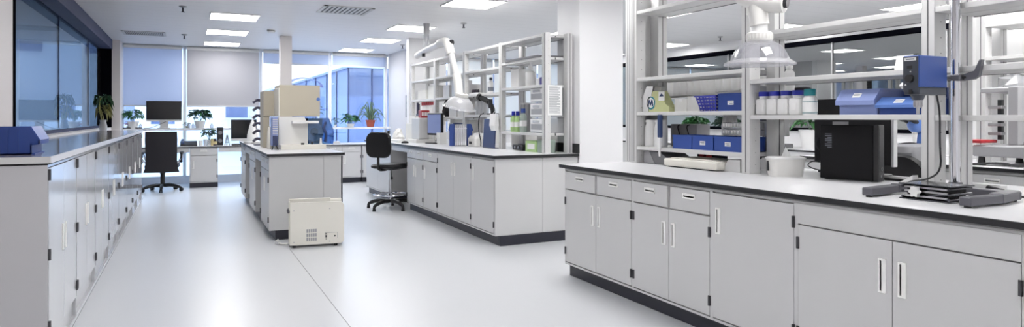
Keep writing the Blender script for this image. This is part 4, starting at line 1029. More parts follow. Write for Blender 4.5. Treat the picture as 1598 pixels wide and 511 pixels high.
for i, (y, h) in enumerate(((8.1, .22), (8.0, .2), (7.88, .23))):
    bottle('frosted reagent bottle on the fourth shelf, %s upright' % ['beside the middle', 'one away from the middle', 'two away from the middle'][i], 3.48, y, 1.31, .045, h, 'clearpl', 'white', group='frosted bottles', caph=.025)
# third bay: canister, binders, boxes
cx_, cy_ = onz(719, 228, .9)
t = thing('steel_canister', 'brushed steel box canister with blue side flaps on the worktop', 'canister', (cx_, cy_, .9), math.radians(-21))
MB().box(-.078, .078, -.03, .15, 0, .285, .004).build('body', 'steel', t)
b = MB()
for k in range(6): b.box(-.072 + k * .025, -.060 + k * .025, -.034, -.03, .01, .28)
b.build('flute', 'chrome', t)
MB().box(-.08, .08, -.036, .0, .225, .24).build('band', 'chrome', t)
for s_ in (-1, 1):
    b = MB(); b.prism([(s_ * .08, 0), (s_ * .15, 0), (s_ * .15, .19), (s_ * .165, .21), (s_ * .14, .29), (s_ * .08, .29)], 'xz', .02, .14); b.build('side_flap', 'blue2', t)
for i, (a, c, h, k) in enumerate(((8.42, 8.72, .25, 'alu'), (8.76, 9.05, .2, 'alu'))):
    carton('grey plain box on the shelf behind the hood, %s' % ['nearer the canister', 'farther one'][i], 3.42, 3.66, a, c, 1.285, h, key=k, group='grey boxes behind the hood', flap=False)
for i, (a, c, z, h) in enumerate(((8.45, 8.7, 1.57, .17), (8.75, 8.95, 1.57, .24), (9.05, 9.3, 1.57, .18))):
    carton('pale box on the upper shelf behind the extraction arm, %s' % ['near', 'tall middle one', 'far'][i], 3.42, 3.66, a, c, z, h, key='cab', group='pale boxes behind the arm', flap=False)
t = thing('instrument', 'white instrument with navy front panel under the shelf behind the canister', 'instrument', (3.5, 8.6, .9))
MB().box(3.42, 3.68, 8.40, 8.95, .9, 1.25, .006).build('body', 'white2', t, w=True)
MB().box(3.415, 3.42, 8.45, 8.88, 1.03, 1.2).build('front_panel', 'navy', t, w=True)
carton('small white carton on the worktop between screen and canister', 3.18, 3.28, 8.78, 8.92, .9, .16, flap=False)
t = thing('umbrella', 'dark folded cloth hanging in the third bay beside the hood', 'cloth', (3.5, 9.35, 1.285))
b = MB(); loft(b, [(rr(.05, .03, .01, 2), 0), (rr(.06, .07, .02, 2), .08), (rr(.03, .05, .01, 2), .22), (rr(.01, .01, .004, 2), .27)]); b.build('folds', 'blackmesh', t)
t.name = 'folded_cloth'
# fourth bay: computer corner
for i, (a, c, h) in enumerate(((10.1, 10.5, .15), (9.6, 9.98, .21))):
    carton('white carton on the third shelf of the farthest bay, %s' % ['by the back pier', 'taller one'][i], 3.42, 3.66, a, c, 1.565, h, group='white cartons of the farthest bay', flap=False)
for i in range(6):
    y = 10.20 - i * .10
    bottle('white bottle with red cap, %s in the row of six' % ['first from the pier', 'second from the pier', 'third from the pier', 'third from the hood', 'second from the hood', 'first from the hood'][i], 3.42, y, 1.28, .042, .19, 'white', 'red', group='red capped bottles', caph=.05, neck=.75)
t = thing('tool_rack', 'dark hanging tools beside the red capped bottles', 'tool', (3.4, 10.42, 1.28))
MB().box(3.38, 3.42, 10.36, 10.48, 1.28, 1.33, .004).cyl((3.40, 10.40, 1.33), (3.40, 10.40, 1.50), .018).cyl((3.40, 10.45, 1.33), (3.40, 10.45, 1.52), .018).build('body', 'mauve', t, w=True)
t = thing('computer_tower', 'grey computer tower on the worktop under the red box', 'computer', (3.16, 9.6, .9))
MB().box(3.08, 3.24, 9.40, 9.76, .95, 1.27, .006).build('case', 'alu', t, w=True)
MB().box(3.085, 3.235, 9.393, 9.40, .965, 1.262, .003).build('front_bezel', 'cab', t, w=True)
MB().box(3.02, 3.30, 9.35, 9.8, .9, .95, .006).build('plinth', 'white2', t, w=True)
t = thing('first_aid_box', 'small red box sitting on the grey computer tower', 'box', (3.18, 9.5, 1.27))
MB().box(3.12, 3.25, 9.42, 9.56, 1.27, 1.385, .006).build('body', 'red', t, w=True)
b = MB()
for k in range(5): b.box(3.13 + k * .024, 3.145 + k * .024, 9.4175, 9.42, 1.30, 1.355)
b.build('pattern', 'pull', t, w=True)
carton('white stacked carton block under the farthest bay by the pier', 3.2, 3.5, 10.0, 10.45, .9, .28, flap=False)
carton('white small carton on top of the carton block', 3.22, 3.45, 10.02, 10.32, 1.181, .12, flap=False)
t = thing('computer_monitor', 'pale blue lit monitor turned sideways on the middle bench', 'monitor', (3.2, 9.02, .9), math.radians(9))
MB().box(-.02, .02, -.21, .21, .12, .44, .006).build('case', 'blackpl', t)
MB().box(-.0225, -.02, -.19, .19, .15, .42).build('screen', 'bluel', t)
MB().tube([(.03, 0, .3), (.06, 0, .15), (.02, 0, .03)], .02, 8).build('stand', 'blackpl', t)
MB().box(-.10, .10, -.13, .13, 0, .015, .006).build('base', 'blackpl', t)
t = thing('barcode_scanner', 'white handheld scanner in a holder above the sideways monitor', 'scanner', (3.24, 8.98, 1.25))
MB().box(3.33, 3.36, 8.9, 9.0, 1.22, 1.25).build('holder', 'white', t, w=True)
MB().cyl((3.30, 8.95, 1.17), (3.28, 8.95, 1.29), .02, .03).box(3.2, 3.31, 8.91, 8.99, 1.27, 1.31, .01).build('body', 'white2', t, w=True)
t = thing('keyboard', 'white keyboard on the middle bench in front of the grey tower', 'keyboard', (2.9, 9.8, .9))
MB().rbox((2.86, 9.75, .912), (.15, .44, .02), (0, -.06, 0), .004).build('case', 'white2', t, w=True)
b = MB()
for r_ in range(4):
    for k in range(14): b.box(2.805 + r_ * .03, 2.828 + r_ * .03, 9.56 + k * .028, 9.582 + k * .028, .921, .93)
b.build('keys', 'cab', t, w=True)
t = thing('mouse', 'black computer mouse on the middle bench near the edge', 'mouse', (2.85, 9.35, .9))
MB().ball((0, 0, .008), (.055, .032, .028)).build('body', 'blackpl', t, smooth=True)
for i, (x, y, r) in enumerate(((2.92, 10.35, .2), (2.88, 10.75, -.1), (2.9, 10.1, .45))):
    t = thing('paper_stack', 'loose white paper stack on the middle bench, %s' % ['middle', 'by the small black bottle', 'beside the keyboard'][i], 'paper', (x, y, .9), r, 'paper stacks')
    b = MB()
    for k in range(6): b.rbox((0, 0, .003 + k * .005), (.22, .30, .004), (0, 0, (k * 37 % 11 - 5) * .015))
    b.build('sheets', 'paper', t)
bottle('small white bottle with black pump by the far end of the middle bench', 3.05, 10.95, .9, .035, .10, 'white', 'blackpl', caph=.05, neck=.5, band=[(.2, .6, 'black')])
t = thing('barrier_bag', 'crumpled white bag pile under the shelf by the back pier', 'bag', (3.1, 10.55, .9))
b = MB(); rd = random.Random(9); b.lathe([(0, 0), (.09, 0), (.10, .06), (.07, .13), (.04, .18), (0, .19)], seg=14)
for v in b.bm.verts: v.co += Vector((rd.uniform(-.02, .02), rd.uniform(-.02, .02), 0 if v.co.z < .01 else rd.uniform(-.02, .02)))
b.build('body', 'white2', t); t.name = 'plastic_bag'
t = thing('wall_panel', 'tall dark narrow panel mounted on the white wall by the corner desk', 'panel', (3.94, 12.6, 1.5))
MB().box(3.925, 3.95, 12.52, 12.85, 1.28, 1.72, .004).build('body', 'mauve', t, w=True)
b = MB()
for k in range(3): b.box(3.922, 3.925, 12.56, 12.81, 1.31 + k * .14, 1.40 + k * .14)
b.build('display', 'mid', t, w=True)
# things on the far side of the middle bench, seen between the shelves
for i, (y, h) in enumerate(((6.9, .3), (7.6, .22), (8.9, .35), (9.9, .28))):
    carton('white carton on the far worktop behind the middle shelving, %s' % ['by the pier', 'second', 'third', 'last'][i], 3.8, 4.15, y - .16, y + .16, .9, h, group='cartons on the far worktop', flap=False)

# ================================================================== ISLAND EQUIPMENT
Y0 = 8.3
def XX(px, Y): return xat(px, Y)
def ZZ(py, px, Y): return zat(py, xat(px, Y), Y)
t = thing('analyser', 'white laboratory analyser with blue smoked cover on the island', 'analyser', (1.15, 8.6, .9))
xa, xb = XX(435, Y0), XX(479, Y0); xc = XX(519, Y0 + .1)
b = MB(); b.prism([(xa, .955), (xb + .01, .955), (xb + .01, 1.20), (xb - .03, 1.283), (xa, 1.283)], 'xz', Y0, Y0 + .55); b.build('body', 'white2', t, w=True)
MB().box(xa - .0, 1.49, Y0 - .22, Y0 + .6, .90, .955, .004).build('base_tray', 'cream', t, w=True)
MB().box(XX(456, Y0 - .1), XX(497, Y0 - .1), Y0 - .13, Y0 + .1, ZZ(193, 470, Y0 - .1), ZZ(189, 470, Y0 - .1), .003).build('tray', 'white', t, w=True)
MB().box(xb + .012, xc - .12, Y0 + .12, Y0 + .5, .955, 1.27, .004).build('inner_mechanism', 'darkpanel', t, w=True)
b = MB(); cxm, czm = (xb + xc) / 2 - .06, 1.1
b.lathe([(.05, 0), (.115, 0), (.115, .03), (.05, .03)], mtx=Matrix.Translation((cxm, Y0 + .12, czm)) @ Matrix.Rotation(PI / 2, 4, 'X'), seg=24)
for k in range(12):
    a = 2 * PI * k / 12; b.cyl((cxm + .085 * math.cos(a), Y0 + .09, czm + .085 * math.sin(a)), (cxm + .085 * math.cos(a), Y0 + .06, czm + .085 * math.sin(a)), .014, seg=8)
b.build('carousel', 'alud', t, w=True)
b = MB(); xr = xc
for (ya, yb) in ((Y0 + .02, Y0 + .026),): b.prism([(xb + .015, .95), (xr - .01, .95), (xr, 1.0), (xr, 1.12), (xr - .06, 1.27), (xb + .015, 1.27)], 'xz', ya, yb)
b.prism([(xr - .01, .95), (xr, 1.0), (xr, 1.12), (xr - .06, 1.27), (xr - .066, 1.27), (xr - .006, 1.12), (xr - .006, 1.0), (xr - .016, .95)], 'xz', Y0 + .026, Y0 + .5)
b.build('smoked_cover', 'tinted', t, w=True)
MB().tube([(xr - .1, Y0 + .01, 1.22), (xr - .13, Y0 - .0, 1.15), (xr - .09, Y0, 1.07), (xr - .11, Y0 + .01, .98)], .016, 8).build('hose', 'navy', t, w=True)
b = MB()
b.cyl((xb + .04, Y0 - .12, .955), (xb + .04, Y0 - .12, .985), .012).cyl((xa + .25, Y0 - .17, .955), (xa + .25, Y0 - .17, .975), .02); b.build('knob', 'black', t, w=True)
MB().cyl((xc - .19, Y0 - .16, .955), (xc - .19, Y0 - .16, 1.03), .016, .01).build('nozzle', 'white', t, w=True)
t = thing('cabinet_box', 'large beige metal box resting over the white analyser', 'box', ((XX(435, Y0) + XX(501, Y0)) / 2, Y0 + .3, 1.29))
MB().box(XX(436, Y0), XX(500, Y0), Y0 + .02, Y0 + .5, 1.288, ZZ(133, 468, Y0), .006).build('body', 'beige', t, w=True)
MB().box(XX(434.6, Y0), XX(436.5, Y0), Y0 + .0, Y0 + .5, 1.288, ZZ(137, 435, Y0), .003).build('edge_trim', 'cream', t, w=True)
MB().cyl((XX(497, Y0), Y0 + .018, 1.50), (XX(497, Y0), Y0 + .02, 1.50), .022).build('latch', 'bluel2', t, w=True)
Y2 = 8.75
t = thing('cabinet_box', 'smaller beige box on a beige column beside the large beige box', 'box', ((XX(411, Y2) + XX(437, Y2)) / 2, Y2 + .3, .9))
MB().box(XX(411, Y2), XX(437, Y2) - .0, Y2, Y2 + .42, ZZ(182, 420, Y2), ZZ(142, 420, Y2), .006).build('body', 'beige', t, w=True)
MB().box(XX(411, Y2), XX(421, Y2), Y2 + .02, Y2 + .40, .9, ZZ(182, 420, Y2), .004).build('column', 'beige', t, w=True)
Y3 = 8.15
t = thing('pump_unit', 'slim silver pump unit with blue ribbed side beside the analyser', 'pump', ((XX(424, Y3) + XX(434, Y3)) / 2, Y3, .9))
b = MB(); b.box(XX(425, Y3), XX(434, Y3), Y3, Y3 + .2, .94, ZZ(183, 430, Y3), .01, 2); b.build('body', 'bluel', t, w=True)
b = MB()
for k in range(9): b.box(XX(425.5, Y3), XX(433.5, Y3), Y3 - .006, Y3, 1.08 + k * .021, 1.09 + k * .021)
b.build('rib', 'alu', t, w=True)
MB().box(XX(425.5, Y3), XX(433.5, Y3), Y3 - .004, Y3, .95, 1.06).build('front_panel', 'woodblue', t, w=True)
MB().tube([(XX(426, Y3), Y3 - .01, .95), (XX(425, Y3), Y3 - .05, .92), (XX(423, Y3), Y3 - .08, .903)], .006, 6).tube([(XX(431, Y3), Y3 - .01, .95), (XX(432, Y3), Y3 - .05, .92), (XX(433, Y3), Y3 - .08, .903)], .006, 6).build('leg', 'black', t, w=True)
Y4 = 8.45
t = thing('filter_housing', 'slim white filter housing standing before the beige column', 'filter', (XX(422, Y4), Y4, .9))
MB().lathe([(0, 0), (.03, 0), (.035, .03), (.03, .2), (.02, .26), (0, .27)], (XX(421, Y4), Y4, .9)).build('body', 'cream', t, w=True, smooth=True)
t = thing('tube_holder', 'stack of dark curved holders on a stand at the back of the island', 'holder', (XX(406, 9.6), 9.6, .9))
xh = XX(406, 9.6)
MB().cyl((xh + .03, 9.6, .9), (xh + .03, 9.6, 1.62), .012).build('post', 'frame', t, w=True)
for k in range(6):
    z = .98 + k * .105
    b = MB(); b.tube([(xh + .02, 9.6, z), (xh - .05, 9.58, z + .012), (xh - .09, 9.55, z - .025)], .02, 8); b.build('hook', 'mauve', t, w=True, smooth=True)
MB().box(xh - .08, xh + .1, 9.52, 9.7, .9, .912).build('base', 'mauve', t, w=True)
t = thing('spray_bottle', 'white cone shaped wash bottle on the far part of the island', 'bottle', (XX(394, 10.6), 10.6, .9))
MB().lathe([(0, 0), (.075, 0), (.08, .02), (.075, .12), (.04, .26), (.012, .34), (0, .34)]).build('body', 'white', t, smooth=True)
MB().tube([(0, 0, .33), (0, 0, .39), (-.05, -.0, .40)], .008, 6).build('spout', 'white', t)
t = thing('paper_stack', 'white papers and cable clutter at the far end of the island', 'paper', (XX(398, 10.2), 10.2, .9), .3)
b = MB()
for k in range(5): b.rbox((0, 0, .004 + k * .006), (.25, .2, .005), (0, 0, k * .09))
b.build('sheets', 'paper', t)

# ================================================================== HEATER
t = thing('heater', 'white portable heater unit standing on the floor against the island end', 'heater', (.895, 6.735, 0), math.radians(-8))
Wd, Dp, Ht = .515, .20, .44
b = MB(); P_ = [(-.0, .03)]
pts = [(0, .025), (Wd - .045, .025)] + [(Wd - .045 + .045 * math.sin(k * PI / 12), .07 - .045 * math.cos(k * PI / 12)) for k in range(1, 7)] + [(Wd, Ht - .05)] + [(Wd - .05 + .05 * math.cos(k * PI / 12), Ht - .05 + .05 * math.sin(k * PI / 12)) for k in range(1, 7)] + [(0, Ht)]
b.prism(pts, 'xz', 0, .05); fp = b.build('front_panel', 'cream', t)
MB().box(.012, Wd - .01, .05, Dp, .03, Ht - .015, .006).build('body', 'alud', t)
MB().box(-.012, .0, .05, Dp + .01, .03, Ht + .005, .004).box(-.012, Wd - .12, Dp - .02, Dp + .012, .03, Ht + .02, .005).build('rear_shell', 'cream', t)
MB().cyl((Wd - .13, Dp - .05, Ht - .01), (Wd - .02, Dp - .05, Ht - .01), .028, seg=18).build('top_roll', 'cream', t, smooth=True)
b = MB()
for r_ in range(3):
    for q in range(5):
        x0 = .155 + q * .02; z0 = .145 - r_ * .042
        b.box(x0, x0 + .016, -.0015, 0, z0, z0 + .034)
b.build('vent_grille', 'alud', fp)
b = MB()
for (x, z) in ((.038, .365), (.375, .375), (.038, .055), (.375, .05)): b.cyl((x, -.003, z), (x, 0, z), .006, seg=10)
b.build('screw', 'steel', fp)
b = MB(); b.box(.33, .45, -.002, 0, .135, .1365).box(.33, .3315, -.002, 0, .08, .135).box(.4485, .45, -.002, 0, .08, .135); b.build('panel_outline', 'ink', fp)
b = MB(); b.box(.335, .347, -.004, 0, .09, .112).cyl((.341, -.004, .128), (.341, 0, .128), .005, seg=8).cyl((.341, -.004, .075), (.341, 0, .075), .005, seg=8).cyl((.425, -.005, .102), (.425, 0, .102), .008, seg=12); b.build('socket', 'black', fp)
for (x, y) in ((.04, .03), (.04, Dp - .02), (Wd - .08, .03), (Wd - .08, Dp - .02)): MB().cyl((x, y, 0), (x, y, .032), .017).build('foot', 'black', t)
b = MB(); b.tube([(.01, .12, .38), (-.02, .06, .37), (-.012, .03, .345)], .012, 8); b.build('latch', 'darkst', t)
t = thing('power_lead', 'grey power plug and cord lying on the floor beside the heater', 'cord', (.86, 6.93, 0))
MB().tube([(.84, 7.2, .012), (.80, 7.1, .010), (.80, 7.0, .012), (.84, 6.95, .012), (.90, 6.93, .012)], .009, 8).build('cord', 'white2', t, w=True)
MB().rbox((.815, 6.99, .017), (.04, .07, .03), (0, 0, .3), .006).build('plug', 'cab', t, w=True)

# ================================================================== LEFT WORKTOP ITEMS
t = thing('storage_bin', 'deep blue ribbed storage bin on the near end of the left worktop', 'bin', (0, 0, 0), 0, 'blue storage bins')
t.location = (-.93, 4.45, 1.08)
xl, xr_, ya, yb, h = -.27, .215, -.135, .135, .148
b = MB(); th = .006
b.box(xl, xr_ - .02, ya, yb, 0, .007)
for s in (ya, yb - th):
    b.prism([(xl, 0), (xr_ - .035, 0), (xr_ - .035, .05), (xr_, .055), (xr_, .075), (xr_ - .04, h), (xl, h)], 'xz', s, s + th)
b.box(xl, xl + th, ya, yb, 0, h).box(xr_ - .041, xr_ - .035, ya, yb, 0, .06)
b.box(xr_ - .006, xr_, ya, yb, .055, .08)
for s in (ya, yb): b.box(xl, xr_ - .05, s - .004, s + .004, h - .014, h - .002)
for k in range(9):
    xx = xl + .03 + k * .045; b.box(xx - .003, xx + .003, ya - .004, ya, .01, h - .014)
b.build('body', 'blue', t)
MB().prism([(xr_ - .002, .075), (xr_ + .004, .078), (xr_ - .036, h + .002), (xr_ - .042, h - .002)], 'xz', ya - .001, yb + .001).build('lip', 'blue2', t)
b = MB(); b.box(xl + .02, xr_ - .06, ya + .02, yb - .02, .01, .09, .01).build('content', 'navy', t)
t = thing('vase', 'glass vase with a wilted climbing plant before the dark frame', 'vase', (-1.12, 11.45, 1.08))
MB().lathe([(0, 0), (.045, 0), (.055, .06), (.04, .12), (.045, .16), (.04, .16), (.035, .12), (.048, .06), (0, .01)]).build('glass', 'clearpl', t, smooth=True)
MB().tube([(0, 0, .02), (-.02, -.02, .2), (-.05, -.06, .35), (-.02, -.1, .48)], .01, 6).tube([(0, 0, .02), (.01, .02, .18), (-.06, .05, .4), (-.05, .0, .5)], .008, 6).build('stem', 'greenp', t)
b = leafset(50, .075, .44, .09, .10, droop=.9, seed=5); b.build('foliage', 'greend', t)
b = leafset(20, .06, .30, .10, .10, droop=1.0, seed=8); b.build('dry_foliage', 'greenp', t)
potted('small pot of pink flowers on the ledge past the left worktop', -.97, 14.08, 1.072, .04, .05, 'white', 26, .07, .03, .04, .045, key='pink', seed=3, stems=4)
t = thing('tray', 'small black tray on the ledge beside the pink flowers', 'tray', (-1.02, 13.9, 1.072))
MB().box(-1.06, -.76, 13.99, 14.03, 1.072, 1.09, .003).build('body', 'black', t, w=True)

# ================================================================== DESK ITEMS
def monitor(label, x0, x1, zb, zt, Y, foot_z, key='alu', chin=.03):
    t = thing('computer_monitor', label, 'monitor', ((x0 + x1) / 2, Y, foot_z)); xm = (x0 + x1) / 2
    MB().box(x0, x1, Y, Y + .028, zb, zt, .004).build('case', 'blackpl', t, w=True)
    MB().box(x0 + .008, x1 - .008, Y - .002, Y, zb + chin + .006, zt - .008).build('screen', 'screen', t, w=True)
    MB().box(x0, x1, Y - .003, Y, zb, zb + chin).build('chin', key, t, w=True)
    MB().box(xm - .07, xm + .07, Y + .03, Y + .045, foot_z + .01, zb + .15).build('stand', key, t, w=True)
    MB().box(xm - .11, xm + .11, Y - .05, Y + .12, foot_z, foot_z + .012, .003).build('base', key, t, w=True)
monitor('black monitor with silver chin on the ledge above the office chair', -.69, -.10, 1.20, 1.585, 14.02, 1.072)
monitor('black monitor with white chin on the desk beside the island', .74, 1.20, .83, 1.235, 13.58, .75, chin=.045)
potted('leafy plant in a white pot on the ledge beside the black monitor', -.90, 14.05, 1.072, .095, .13, 'white', 85, .17, .10, .11, .11, seed=11)
potted('bushy plant in a white pot on the ledge between the two blinds', .215, 14.05, 1.072, .10, .14, 'white', 105, .19, .10, .13, .12, key='greend', seed=12)
potted('small dark leafed plant on the desk beside the black speaker', .37, 13.78, .75, .05, .10, 'white', 40, .12, .12, .09, .10, key='greend', seed=13)
potted('bushy green plant in a white pot on the corner ledge', 3.10, 14.08, 1.072, .085, .07, 'white', 110, .17, .08, .12, .10, seed=14)
potted('straggly plant in a red pot on the ledge behind the smoked cover', 2.36, 14.08, 1.072, .06, .11, 'terra', 60, .16, .22, .22, .08, key='greens', seed=15)
potted('tiny pale plant on the corner ledge beside the bushy plant', 2.78, 14.08, 1.072, .035, .05, 'white', 18, .06, .08, .1, .07, key='greens', seed=16)
potted('tiny seedling pot on the ledge beside the bushy plant', -.0, 14.05, 1.072, .03, .04, 'greenp', 16, .05, .03, .04, .05, key='greens', seed=17)
# spiky plant
t = thing('spiky_plant', 'spiky aloe like plant in a terracotta pot at the end of the ledge', 'plant', (3.52, 14.06, 1.072), 0, 'potted plants')
MB().lathe([(0, 0), (.07, 0), (.10, .13), (.105, .13), (.105, .15), (.09, .15), (.085, .12), (0, .12)]).build('pot', 'terra', t, smooth=True)
b = MB(); rd = random.Random(21)
for i in range(22):
    a = rd.uniform(0, 6.28); R = rd.uniform(.2, .36); up = rd.uniform(.12, .45) if i > 3 else rd.uniform(.5, .62)
    dn = up - rd.uniform(.1, .32) if i > 3 else up + .02
    if i <= 3: R = rd.uniform(.1, .35)
    d = (math.cos(a), math.sin(a) * .5)
    b.tube([(0, 0, .12), (d[0] * R * .45, d[1] * R * .45, .12 + up * .75), (d[0] * R * .8, d[1] * R * .8, .12 + up * .6), (d[0] * R, d[1] * R, .12 + dn * .45)], [.012, .011, .010, .008, .006, .004], 5, 2)
b.build('foliage', 'greens', t)
# desk clutter
t = thing('loudspeaker', 'tall black speaker tower on the desk beside the small plant', 'speaker', (.55, 13.6, .75))
MB().box(.50, .605, 13.55, 13.72, .75, 1.09, .006).build('case', 'blackpl', t, w=True)
for z in (.84, .99): MB().cyl((.5525, 13.55, z), (.5525, 13.545, z), .036, seg=18).build('cone', 'mid', t, w=True)
t = thing('desk_telephone', 'dark desk telephone on the desk behind the office chair', 'phone', (-.02, 13.55, .75))
MB().prism([(13.45, .75), (13.68, .75), (13.68, .84), (13.45, .775)], 'yz', -.12, .16).build('base', 'blackpl', t, w=True)
MB().rbox((-.08, 13.56, .835), (.05, .2, .035), (.28, 0, 0), .008).build('handset', 'navy', t, w=True)
t = thing('desk_organiser', 'dark small organiser on the desk left of the office chair', 'organiser', (-.86, 13.55, .75))
MB().box(-.98, -.74, 13.5, 13.7, .75, .87, .005).build('body', 'headd', t, w=True)
MB().box(-.96, -.76, 13.495, 13.5, .79, .85).build('drawer_front', 'cab', t, w=True)
for i, (x, h, k) in enumerate(((.22, .10, 'white'), (.30, .12, 'clearpl'), (.42, .13, 'tan'))):
    t = thing('mug', ['white mug on the desk near the telephone', 'clear plastic cup beside the white mug', 'tan cup beside the speaker'][i], 'cup', (x, 13.5, .75), 0, 'cups on the desk')
    MB().lathe([(0, 0), (.03, 0), (.037, h), (.033, h), (.028, .008), (0, .008)]).build('body', k, t, smooth=True)
    MB().tube([(.034, 0, h * .8), (.06, 0, h * .7), (.06, 0, h * .35), (.033, 0, h * .2)], .005, 6).build('handle', k, t)
bottle('amber jar with pale label beside the black speaker', .455, 13.5, .75, .04, .11, 'amber', 'blackpl', caph=.02, neck=.7, band=[(.25, .75, 'tan')])
t = thing('easel_stand', 'small grey A shaped stand between speaker and monitor', 'stand', (.67, 13.5, .75))
MB().cyl((.63, 13.5, .75), (.665, 13.5, .95), .008).cyl((.71, 13.5, .75), (.675, 13.5, .95), .008).cyl((.67, 13.62, .75), (.67, 13.5, .94), .008).box(.64, .70, 13.495, 13.505, .80, .812).build('frame', 'mid', t, w=True)
t = thing('keyboard', 'black keyboard on the desk before the white chinned monitor', 'keyboard', (.95, 13.42, .75))
MB().rbox((.95, 13.40, .765), (.42, .14, .018), (.08, 0, 0), .004).build('case', 'blackpl', t, w=True)
b = MB()
for r_ in range(4):
    for k in range(14): b.box(.755 + k * .028, .777 + k * .028, 13.345 + r_ * .03, 13.367 + r_ * .03, .772 + r_ * .002, .779 + r_ * .002)
b.build('keys', 'mid', t, w=True)
for i, x in enumerate((-.78, .02, .10, .42)):
    bottle('small glass jar on the window ledge, %s' % ['left of the black monitor stand', 'right of the monitor, first', 'right of the monitor, second', 'past the bushy plant'][i], x, 14.03, 1.072, .03, .07, 'clearpl', 'alu' if i else 'white', group='small jars on the ledge', caph=.015)
t = thing('paper_stack', 'white documents on the corner desk below the bushy plant', 'paper', (2.55, 13.4, .75))
b = MB()
for k in range(8): b.rbox((0, 0, .004 + k * .006), (.34, .24, .005), (0, 0, (k * 31 % 7 - 3) * .02))
b.build('sheets', 'paper', t)
t = thing('monitor_cable', 'thin grey cable drooping from the black monitor stand', 'cable', (-.5, 14.0, 1.072))
MB().tube([(-.36, 14.0, 1.2), (-.5, 13.97, 1.13), (-.6, 13.96, 1.08), (-.72, 13.97, 1.078)], .006, 6).build('cord', 'mid', t, w=True)

# ================================================================== CHAIRS
def star(t, R, hub_h, n=5, a0=0, caster=True, key='leather'):
    for k in range(n):
        a = a0 + 2 * PI * k / n
        d = Vector((math.cos(a), math.sin(a), 0))
        l = MB().tube([d * .03 + Vector((0, 0, hub_h)), d * R * .55 + Vector((0, 0, hub_h + .005)), d * R * .92 + Vector((0, 0, hub_h * .72)), d * R + Vector((0, 0, hub_h * .5))], [.03, .028, .026, .022, .02], 8, 2).build('base_leg', key, t, smooth=True)
        if caster:
            p = d * R; s_ = Vector((-d.y, d.x, 0))
            for q in (-1, 1): MB().cyl(p + s_ * (.004 * q) + Vector((0, 0, .03)), p + s_ * (.024 * q) + Vector((0, 0, .03)), .03, seg=14).build('caster', 'blackpl', l, smooth=True)
        else:
            p = d * R; MB().cyl(p + Vector((0, 0, 0)), p + Vector((0, 0, hub_h * .55)), .024, .017).build('glide', 'blackpl', l, smooth=True)
# lab stool
t = thing('lab_stool', 'black vinyl drafting stool with chrome foot ring at the middle bench', 'stool', (2.55, 9.06, 0), math.radians(38))
star(t, .33, .11, a0=math.radians(175), caster=False)
MB().cyl((0, 0, .1), (0, 0, .40), .026).build('gas_column', 'chrome', t, smooth=True)
MB().cyl((0, 0, .38), (0, 0, .545), .017).build('piston', 'chrome', t, smooth=True)
b = MB()
pts = [(.23 * math.cos(2 * PI * k / 40), .23 * math.sin(2 * PI * k / 40), .20) for k in range(41)]
b.tube(pts, .011, 8, 0)
for k in range(4):
    a = PI / 4 + k * PI / 2; b.cyl((math.cos(a) * .025, math.sin(a) * .025, .215), (math.cos(a) * .23, math.sin(a) * .23, .20), .008, seg=8)
b.build('foot_ring', 'chrome', t, smooth=True)
b = MB(); loft(b, [(rr(.20, .20, .12), .565), (rr(.232, .228, .14), .58), (rr(.236, .232, .14), .605), (rr(.215, .21, .13), .63), (rr(.13, .13, .1), .637)]); b.build('seat', 'leather', t, smooth=True)
MB().box(-.12, .12, -.08, .08, .545, .568, .006).build('seat_plate', 'blackpl', t)
MB().tube([(-.10, 0, .555), (-.255, 0, .555), (-.275, 0, .60), (-.275, 0, .80)], .02, 8).build('back_bar', 'blackpl', t)
b = MB(); loft(b, [([(z, y) for (y, z) in rr(.19, .165, .10)], 0), ([(z, y) for (y, z) in rr(.20, .175, .105)], .015), ([(z, y) for (y, z) in rr(.20, .175, .105)], .04), ([(z, y) for (y, z) in rr(.17, .15, .09)], .06)])
for v in b.bm.verts:
    x, y, z = v.co; v.co = Vector((-.285 + z - .35 * y * y, y, .90 + x))
b.build('backrest', 'leather', t, smooth=True)
MB().tube([(-.02, -.03, .55), (-.12, -.10, .50), (-.16, -.14, .455)], .007, 6).ball((-.165, -.145, .447), (.016, .016, .026)).build('height_lever', 'blackpl', t)
# office chair
t = thing('office_chair', 'black high back office chair with armrests at the window desk', 'chair', (-.385, 12.93, 0), math.radians(-3))
star(t, .31, .10, a0=math.radians(270))
MB().cyl((0, 0, .1), (0, 0, .3), .035).cyl((0, 0, .25), (0, 0, .40), .022).build('gas_column', 'blackpl', t, smooth=True)
MB().lathe([(0, .30), (.035, .30), (.075, .37), (.09, .40), (0, .40)]).build('tilt_housing', 'blackpl', t, smooth=True)
b = MB(); loft(b, [(rr(.23, .22, .06), .40), (rr(.26, .245, .07), .42), (rr(.26, .245, .07), .46), (rr(.23, .22, .07), .49)]); b.build('seat', 'leather', t, smooth=True)
b = MB(); secs = []
prof = [(.34, .272, -.25), (.37, .262, -.245), (.42, .245, -.25), (.55, .236, -.262), (.7, .238, -.275), (.9, .242, -.29), (1.035, .238, -.30)]
fr_, bk_ = [], []
for z, hw, y in prof:
    fr_.append([b.bm.verts.new((hw * u, y + .03 + .03 * (u * u), z)) for u in (-1, -.6, -.2, .2, .6, 1)])
    bk_.append([b.bm.verts.new((hw * u, y - .02 + .03 * (u * u), z)) for u in (-1, -.6, -.2, .2, .6, 1)])
fs = []
for G, fl in ((fr_, 0), (bk_, 1)):
    for i in range(len(prof) - 1):
        for k in range(5): fs.append(b.bm.faces.new((G[i][k], G[i][k + 1], G[i + 1][k + 1], G[i + 1][k])))
for i in range(len(prof) - 1):
    for k in (0, 5): fs.append(b.bm.faces.new((fr_[i][k], bk_[i][k], bk_[i + 1][k], fr_[i + 1][k])))
for i in (0, len(prof) - 1):
    for k in range(5): fs.append(b.bm.faces.new((fr_[i][k], fr_[i][k + 1], bk_[i][k + 1], bk_[i][k])))
